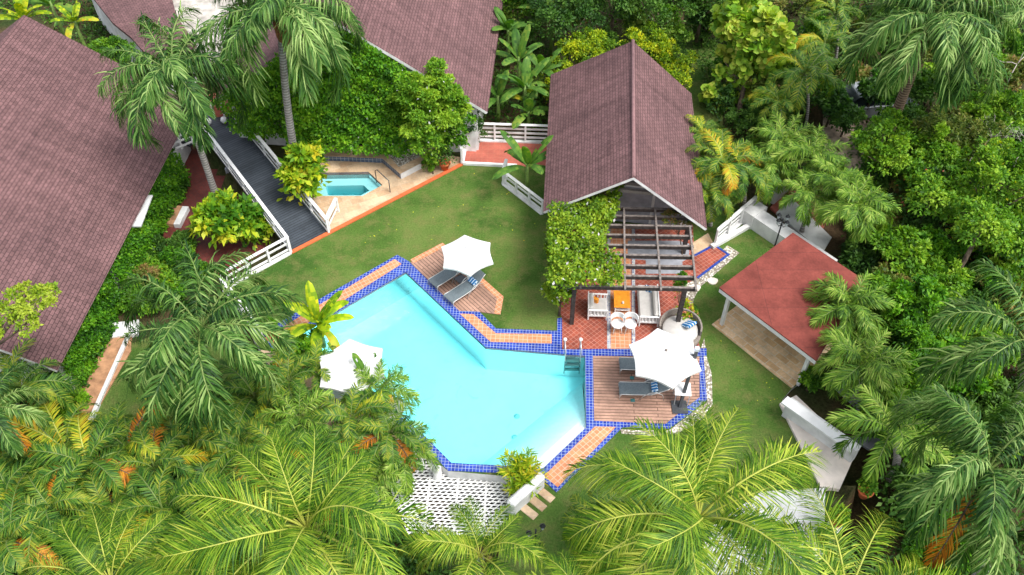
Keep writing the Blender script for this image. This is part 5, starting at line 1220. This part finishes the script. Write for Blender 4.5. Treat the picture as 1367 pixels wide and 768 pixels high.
# hedge and vines on the left
def wq(pts, z): return tuple(tuple(G(u, v, zz)) for (u, v), zz in zip(pts, z))
nh = Vector((edn.y, -edn.x, 0))
def lw_(t, off, z): q = WL[0].lerp(WL[1], t)+nh*off; return (q.x, q.y, z)
hq = []
for k in range(8):
    t0, t1 = -.0+k*.105, -.0+(k+1)*.105; o1 = (.12 if k < 3 else .38)+.08*math.sin(k*2.1); hq += [(lw_(t0,.15,1.25), lw_(t1,.15,1.25), lw_(t1,o1,.5), lw_(t0,o1,.5)), (lw_(t0,o1,.5), lw_(t1,o1,.5), lw_(t1,o1+.12,ZL), lw_(t0,o1+.12,ZL))]
cover('ivy_hedge', hq, 26000, .13, 'vine', 'clipped dark green hedge running along the eave of the big left house', 'hedge', seed=3, bump=.26)
cover('ivy_hedge', [wq([(178,345),(262,330),(250,395),(178,415)], [-.6,-1.0,-1.0,-.8])], 7000, .15, 'bright', 'bright creeper bank between the hedge and the courtyard croton', 'creeper', seed=4, bump=.35, extra=.05, extra_mat='croton')
for u, v, r, m, lab in ((205,330,.8,'dark','dark rounded shrub beside the doorstep slab in the courtyard'),(235,345,.8,'vine','green shrub at the courtyard side above the drooping palm'),(195,370,.8,'olive','yellow flecked shrub between the hedge and the drooping palm'),(258,365,.7,'bright','bright shrub by the lower end of the ramp fence'),(222,392,.7,'vine','green shrub under the left fronds of the drooping palm'),(246,318,.5,'dark','small dark shrub against the courtyard croton')):
    tree('green_shrub', lab, 'shrub', G(u, v, ZL+.5), (r, r*.8, r*.65), m, .15, 2300, trunk_r=.03, clumps=30)
tree('green_shrub', 'rounded green shrub at the top end of the tan side walkway', 'shrub', G(190,405,-.6), (1.0,.7,.6), 'bright', .15, 3200, trunk_r=.04)
tree('green_shrub', 'dark shrub at the lower end of the hedge by the side walkway', 'shrub', G(92,540,-.9), (1.0,.8,.7), 'vine', .17, 2600, trunk_r=.04)
tree('green_shrub', 'dark shrub at the left edge of the small lower lawn', 'shrub', G(55,575,-1.2), (1.1,.8,.6), 'dark', .17, 2600, trunk_r=.04)
tree('green_shrub', 'shaded shrub beside the courtyard under the left roof corner', 'shrub', G(235,255,-.9), (.6,.9,.7), 'dark', .14, 2200, trunk_r=.04)
tree('green_shrub', 'shrub beside the big left roof edge under the first tall palm', 'shrub', G(150,72,3.2), (1.2,1.0,.8), 'bright', .15, 3200, base=G(150,110,ZL), trunk_r=.06)
tree('green_shrub', 'dense rounded shrub below the yellow banana at the peach strip end', 'shrub', G(398,470,.7), (1.05,.9,.95), 'vine', .13, 5200, trunk_r=.04)
# vines over the tall house gable and its porch
vw = Wp; wl = fdn*-.25
def onwall(t, z): q = Wp[0].lerp(Wp[3], t); return (q.x+wl.x, q.y+wl.y, z)
print('wall ends', Wp[0], Wp[3])
def ow(t, off, z): q = Wp[0].lerp(Wp[3], t)-fdn*off; return (q.x, q.y, z)
AZ = AQ.z
vq = [(ow(.03,.35,1.0), ow(1.0,.35,1.0), ow(1.0,.5,2.5), ow(.03,.5,2.5)), (ow(-.02,.45,2.5), ow(1.03,.45,2.5), ow(.55,.15,AZ-.35), ow(.43,.15,AZ-.75)),
      (ow(.25,1.5,1.0), ow(.75,1.5,1.0), ow(.75,1.0,2.3), ow(.25,1.0,2.3)), (ow(.25,1.0,2.3), ow(.75,1.0,2.3), ow(.7,.4,3.2), ow(.3,.4,3.2)), (ow(.62,.2,AZ-1.1), ow(1.05,.3,2.7), ow(1.0,.6,2.4), ow(.62,.5,AZ-1.7))]
cover('climbing_vine', vq, 44000, .16, 'vine', 'broad wall of green climbing vines hanging over the porch behind the spa', 'climbing vine', seed=7, bump=.55, extra=.004, extra_mat='flower_white')
tree('bougainvillea', 'bulging green vine column at the right end of the vine wall above a terracotta pot', 'climbing vine', G(582,224)+Vector((0,0,3.3)), (1.75,1.3,3.0), 'bright', .16, 24000, base=G(572,226), clumps=80, clump_r=.22, trunk_r=.06, extra=.004, extra_mat='flower_white')
tree('bougainvillea', 'vine mass trailing down beside the ramp under the tall palm trunk', 'climbing vine', G(362,192)+Vector((0,0,2.1)), (1.2,1.0,1.9), 'vine', .16, 9000, base=G(350,200), clumps=60, clump_r=.24, trunk_r=.06)
tree('green_shrub', 'narrow trailing vine below the eave corner of the vine house', 'climbing vine', G(630,196)+Vector((0,0,1.5)), (.5,.5,1.2), 'dark', .14, 2200, base=G(630,195), trunk_r=.04)
tree('hanging_vine', 'tip of the bougainvillea trailing to the stone beside the pot', 'climbing vine', G(576,228)+Vector((0,0,.6)), (.4,.35,.7), 'bright', .13, 1200, base=G(578,234), trunk_r=.04)
# pergola vine
cover('pergola_vine', [wq([(733,288),(806,264),(806,384),(733,390)], [2.75,2.75,2.75,2.75]), wq([(812,262),(834,250),(818,290),(808,320)], [2.75,2.8,2.7,2.7]), wq([(808,345),(824,355),(828,384),(806,386)], [2.7,2.65,2.65,2.7]), wq([(725,300),(732,300),(735,395),(725,372)], [1.5,2.7,2.7,1.5])], 13000, .15, 'lime', 'lime green flowering vine covering the left half of the pergola', 'climbing vine', seed=9, bump=.55, extra=.010, extra_mat='flower_white')
tree('hanging_vine', 'end of the pergola vine hanging down to the lawn near the terrace corner', 'climbing vine', G(747,392,1.3), (.65,.6,1.0), 'lime', .14, 3400, base=G(746,422), clumps=45, extra=.03, extra_mat='flower_white', trunk_r=.05)
tree('hanging_vine', 'thin creeper climbing the dark pergola post by the daybed', 'climbing vine', G(908,380,1.6), (.25,.25,.9), 'vine', .1, 900, base=G(903,437), clumps=24, trunk_r=.02)
tree('hanging_vine', 'creeper tangled under the right eave of the cottage above the pergola', 'climbing vine', G(902,292,2.3), (.7,.5,.5), 'olive', .12, 1500, base=G(912,345), clumps=24, trunk_r=.03)
tree('flower_shrub', 'small shrub with red and yellow leaves on the pebbles beside the daybed', 'shrub', G(916,418,.4), (.38,.55,.4), 'croton', .14, 1100, extra=.15, extra_mat='flower_red', trunk_r=.03)
# pots with plants
for (u, v, z, s, m, lab, r) in ((363,446,.05,1.3,'vine','terracotta pot standing at the lower left end of the peach tile strip',.28),(594,226,.02,1.5,'dark','large terracotta pot with dark plant by the footbridge end',.5),(921,428,.02,1.0,'bright','terracotta pot with small plant beside the pergola post',.25),
    (1152,662,.3,1.4,'bright','red flower pot right of the white patio under a fan palm',.3),(1097,722,.55,1.3,'bright','red patterned pot on the white ledge at the lower right',.28),(1114,700,.55,1.4,'croton','terracotta pot behind the red patterned pot on the white ledge',.3)):
    e = pot(G(u, v, z), s, lab); me = cloud_mesh('plant', [((0,0,.3*s+r*.6), (r,r,r*.8))], 420, .13, [L[m]], u); link('plant', me, e)
    if (u, v) == (1097, 722): pass
# ------------------------------------------------------------ ground cover (uncountable)
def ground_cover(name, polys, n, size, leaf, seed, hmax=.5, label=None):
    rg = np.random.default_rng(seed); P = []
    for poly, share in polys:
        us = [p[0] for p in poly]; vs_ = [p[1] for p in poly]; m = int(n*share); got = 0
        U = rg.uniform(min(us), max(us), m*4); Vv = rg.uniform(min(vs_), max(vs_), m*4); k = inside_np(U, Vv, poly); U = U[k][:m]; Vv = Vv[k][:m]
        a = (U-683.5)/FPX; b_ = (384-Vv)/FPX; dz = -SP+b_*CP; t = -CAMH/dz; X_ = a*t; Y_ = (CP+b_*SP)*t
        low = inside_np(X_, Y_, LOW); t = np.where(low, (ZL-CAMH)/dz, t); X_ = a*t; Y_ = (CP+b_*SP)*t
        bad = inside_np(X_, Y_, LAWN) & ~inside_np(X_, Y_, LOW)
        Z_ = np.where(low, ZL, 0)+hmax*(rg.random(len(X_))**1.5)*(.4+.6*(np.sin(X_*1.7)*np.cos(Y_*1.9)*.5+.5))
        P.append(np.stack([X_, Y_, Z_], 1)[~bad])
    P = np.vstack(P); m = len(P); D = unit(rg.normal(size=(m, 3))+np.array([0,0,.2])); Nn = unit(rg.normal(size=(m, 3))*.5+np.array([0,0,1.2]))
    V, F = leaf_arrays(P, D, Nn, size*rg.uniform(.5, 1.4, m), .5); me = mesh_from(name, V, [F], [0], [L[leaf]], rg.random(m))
    tag(link(name, me), label, 'ground cover', kind='stuff')
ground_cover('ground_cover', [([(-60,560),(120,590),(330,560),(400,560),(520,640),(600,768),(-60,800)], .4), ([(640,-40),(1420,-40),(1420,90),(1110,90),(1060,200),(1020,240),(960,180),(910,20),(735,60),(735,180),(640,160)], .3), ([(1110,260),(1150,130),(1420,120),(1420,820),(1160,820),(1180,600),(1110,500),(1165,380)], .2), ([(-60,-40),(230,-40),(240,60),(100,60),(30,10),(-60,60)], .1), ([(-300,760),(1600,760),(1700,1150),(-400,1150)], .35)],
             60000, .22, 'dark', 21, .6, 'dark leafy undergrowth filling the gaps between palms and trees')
def litter(poly, n, z, name, label, seed):
    rg = np.random.default_rng(seed); us = [p[0] for p in poly]; vs_ = [p[1] for p in poly]; P = []
    while len(P) < n:
        u, v = rg.uniform(min(us), max(us)), rg.uniform(min(vs_), max(vs_))
        if inside((u, v), poly): P.append(list(G(u, v, z+.01+.02*rg.random())))
    P = np.array(P); D = unit(rg.normal(size=(n, 3))*np.array([1, 1, .1])); Nn = unit(rg.normal(size=(n, 3))*.3+np.array([0, 0, 1])); V, F = leaf_arrays(P, D, Nn, .1*rg.uniform(.5, 1.4, n), .5)
    tag(link(name, mesh_from(name, V, [F], [0], [L['yellowing']], rg.random(n))), label, 'fallen leaves', kind='stuff')
litter([(400,360),(620,230),(680,230),(722,290),(735,420),(560,330),(440,360)], 36, 0, 'fallen_leaves', 'small yellow fallen leaves scattered over the upper lawn', 5)
litter([(960,330),(1030,310),(950,420),(1050,520),(1030,560),(960,470)], 22, 0, 'fallen_leaves', 'small yellow fallen leaves scattered over the right lawn strip', 6)
litter([(130,560),(230,480),(220,580)], 24, ZL+.06, 'fallen_leaves', 'small yellow fallen leaves scattered over the small lower lawn', 7)
ground_cover('leaf_litter', [([(1170,290),(1330,290),(1330,450),(1170,380)], .6), ([(0,520),(120,560),(80,610),(0,600)], .4)], 1800, .12, 'dead', 22, .03, 'scattered brown fallen leaves on the bare soil')
# ============================================================ LIGHT, SKY, CAMERA
w = bpy.data.worlds.new('World'); sc.world = w; w.use_nodes = True; nt = w.node_tree; nt.nodes.clear()
sky = nt.nodes.new('ShaderNodeTexSky'); sky.sky_type = 'NISHITA'; sky.sun_disc = False
SEL, SAZ = R(60), R(125)   # elevation, compass azimuth clockwise from +Y
sky.sun_elevation = SEL; sky.sun_rotation = SAZ; sky.dust_density = 3.0; sky.air_density = 1.0; sky.ozone_density = 1.0
hs = nt.nodes.new('ShaderNodeHueSaturation'); hs.inputs['Saturation'].default_value = .35; nt.links.new(sky.outputs[0], hs.inputs['Color'])
bg = nt.nodes.new('ShaderNodeBackground'); bg.inputs[1].default_value = .15; nt.links.new(hs.outputs[0], bg.inputs[0])
wo = nt.nodes.new('ShaderNodeOutputWorld'); nt.links.new(bg.outputs[0], wo.inputs[0])
ld = bpy.data.lights.new('sun', 'SUN'); ld.energy = 1.5; ld.angle = R(22); ld.color = (1, .965, .92)
lo = bpy.data.objects.new('sun', ld); COL.objects.link(lo)
sd = Vector((math.sin(SAZ)*math.cos(SEL), math.cos(SAZ)*math.cos(SEL), math.sin(SEL)))
lo.rotation_euler = sd.to_track_quat('Z', 'Y').to_euler(); lo.location = (0, 0, 60)
cd = bpy.data.cameras.new('camera'); cam = bpy.data.objects.new('camera', cd); COL.objects.link(cam)
cam.location = (0, 0, CAMH); cam.rotation_euler = (R(90)-PITCH, 0, 0)
cd.sensor_width = 36; cd.lens = 36*FPX/1367; cd.clip_end = 2000; cd.clip_start = .5
sc.camera = cam
sc.render.resolution_x = 1024; sc.render.resolution_y = 575
sc.view_settings.view_transform = 'Standard'; sc.view_settings.look = 'None'; sc.view_settings.gamma = 1; sc.view_settings.exposure = 1.3
sc.cycles.transparent_max_bounces = 12; sc.cycles.max_bounces = 8; sc.cycles.transmission_bounces = 6
print('objects', len(COL.objects), 'faces', sum(len(m.polygons) for m in bpy.data.meshes))
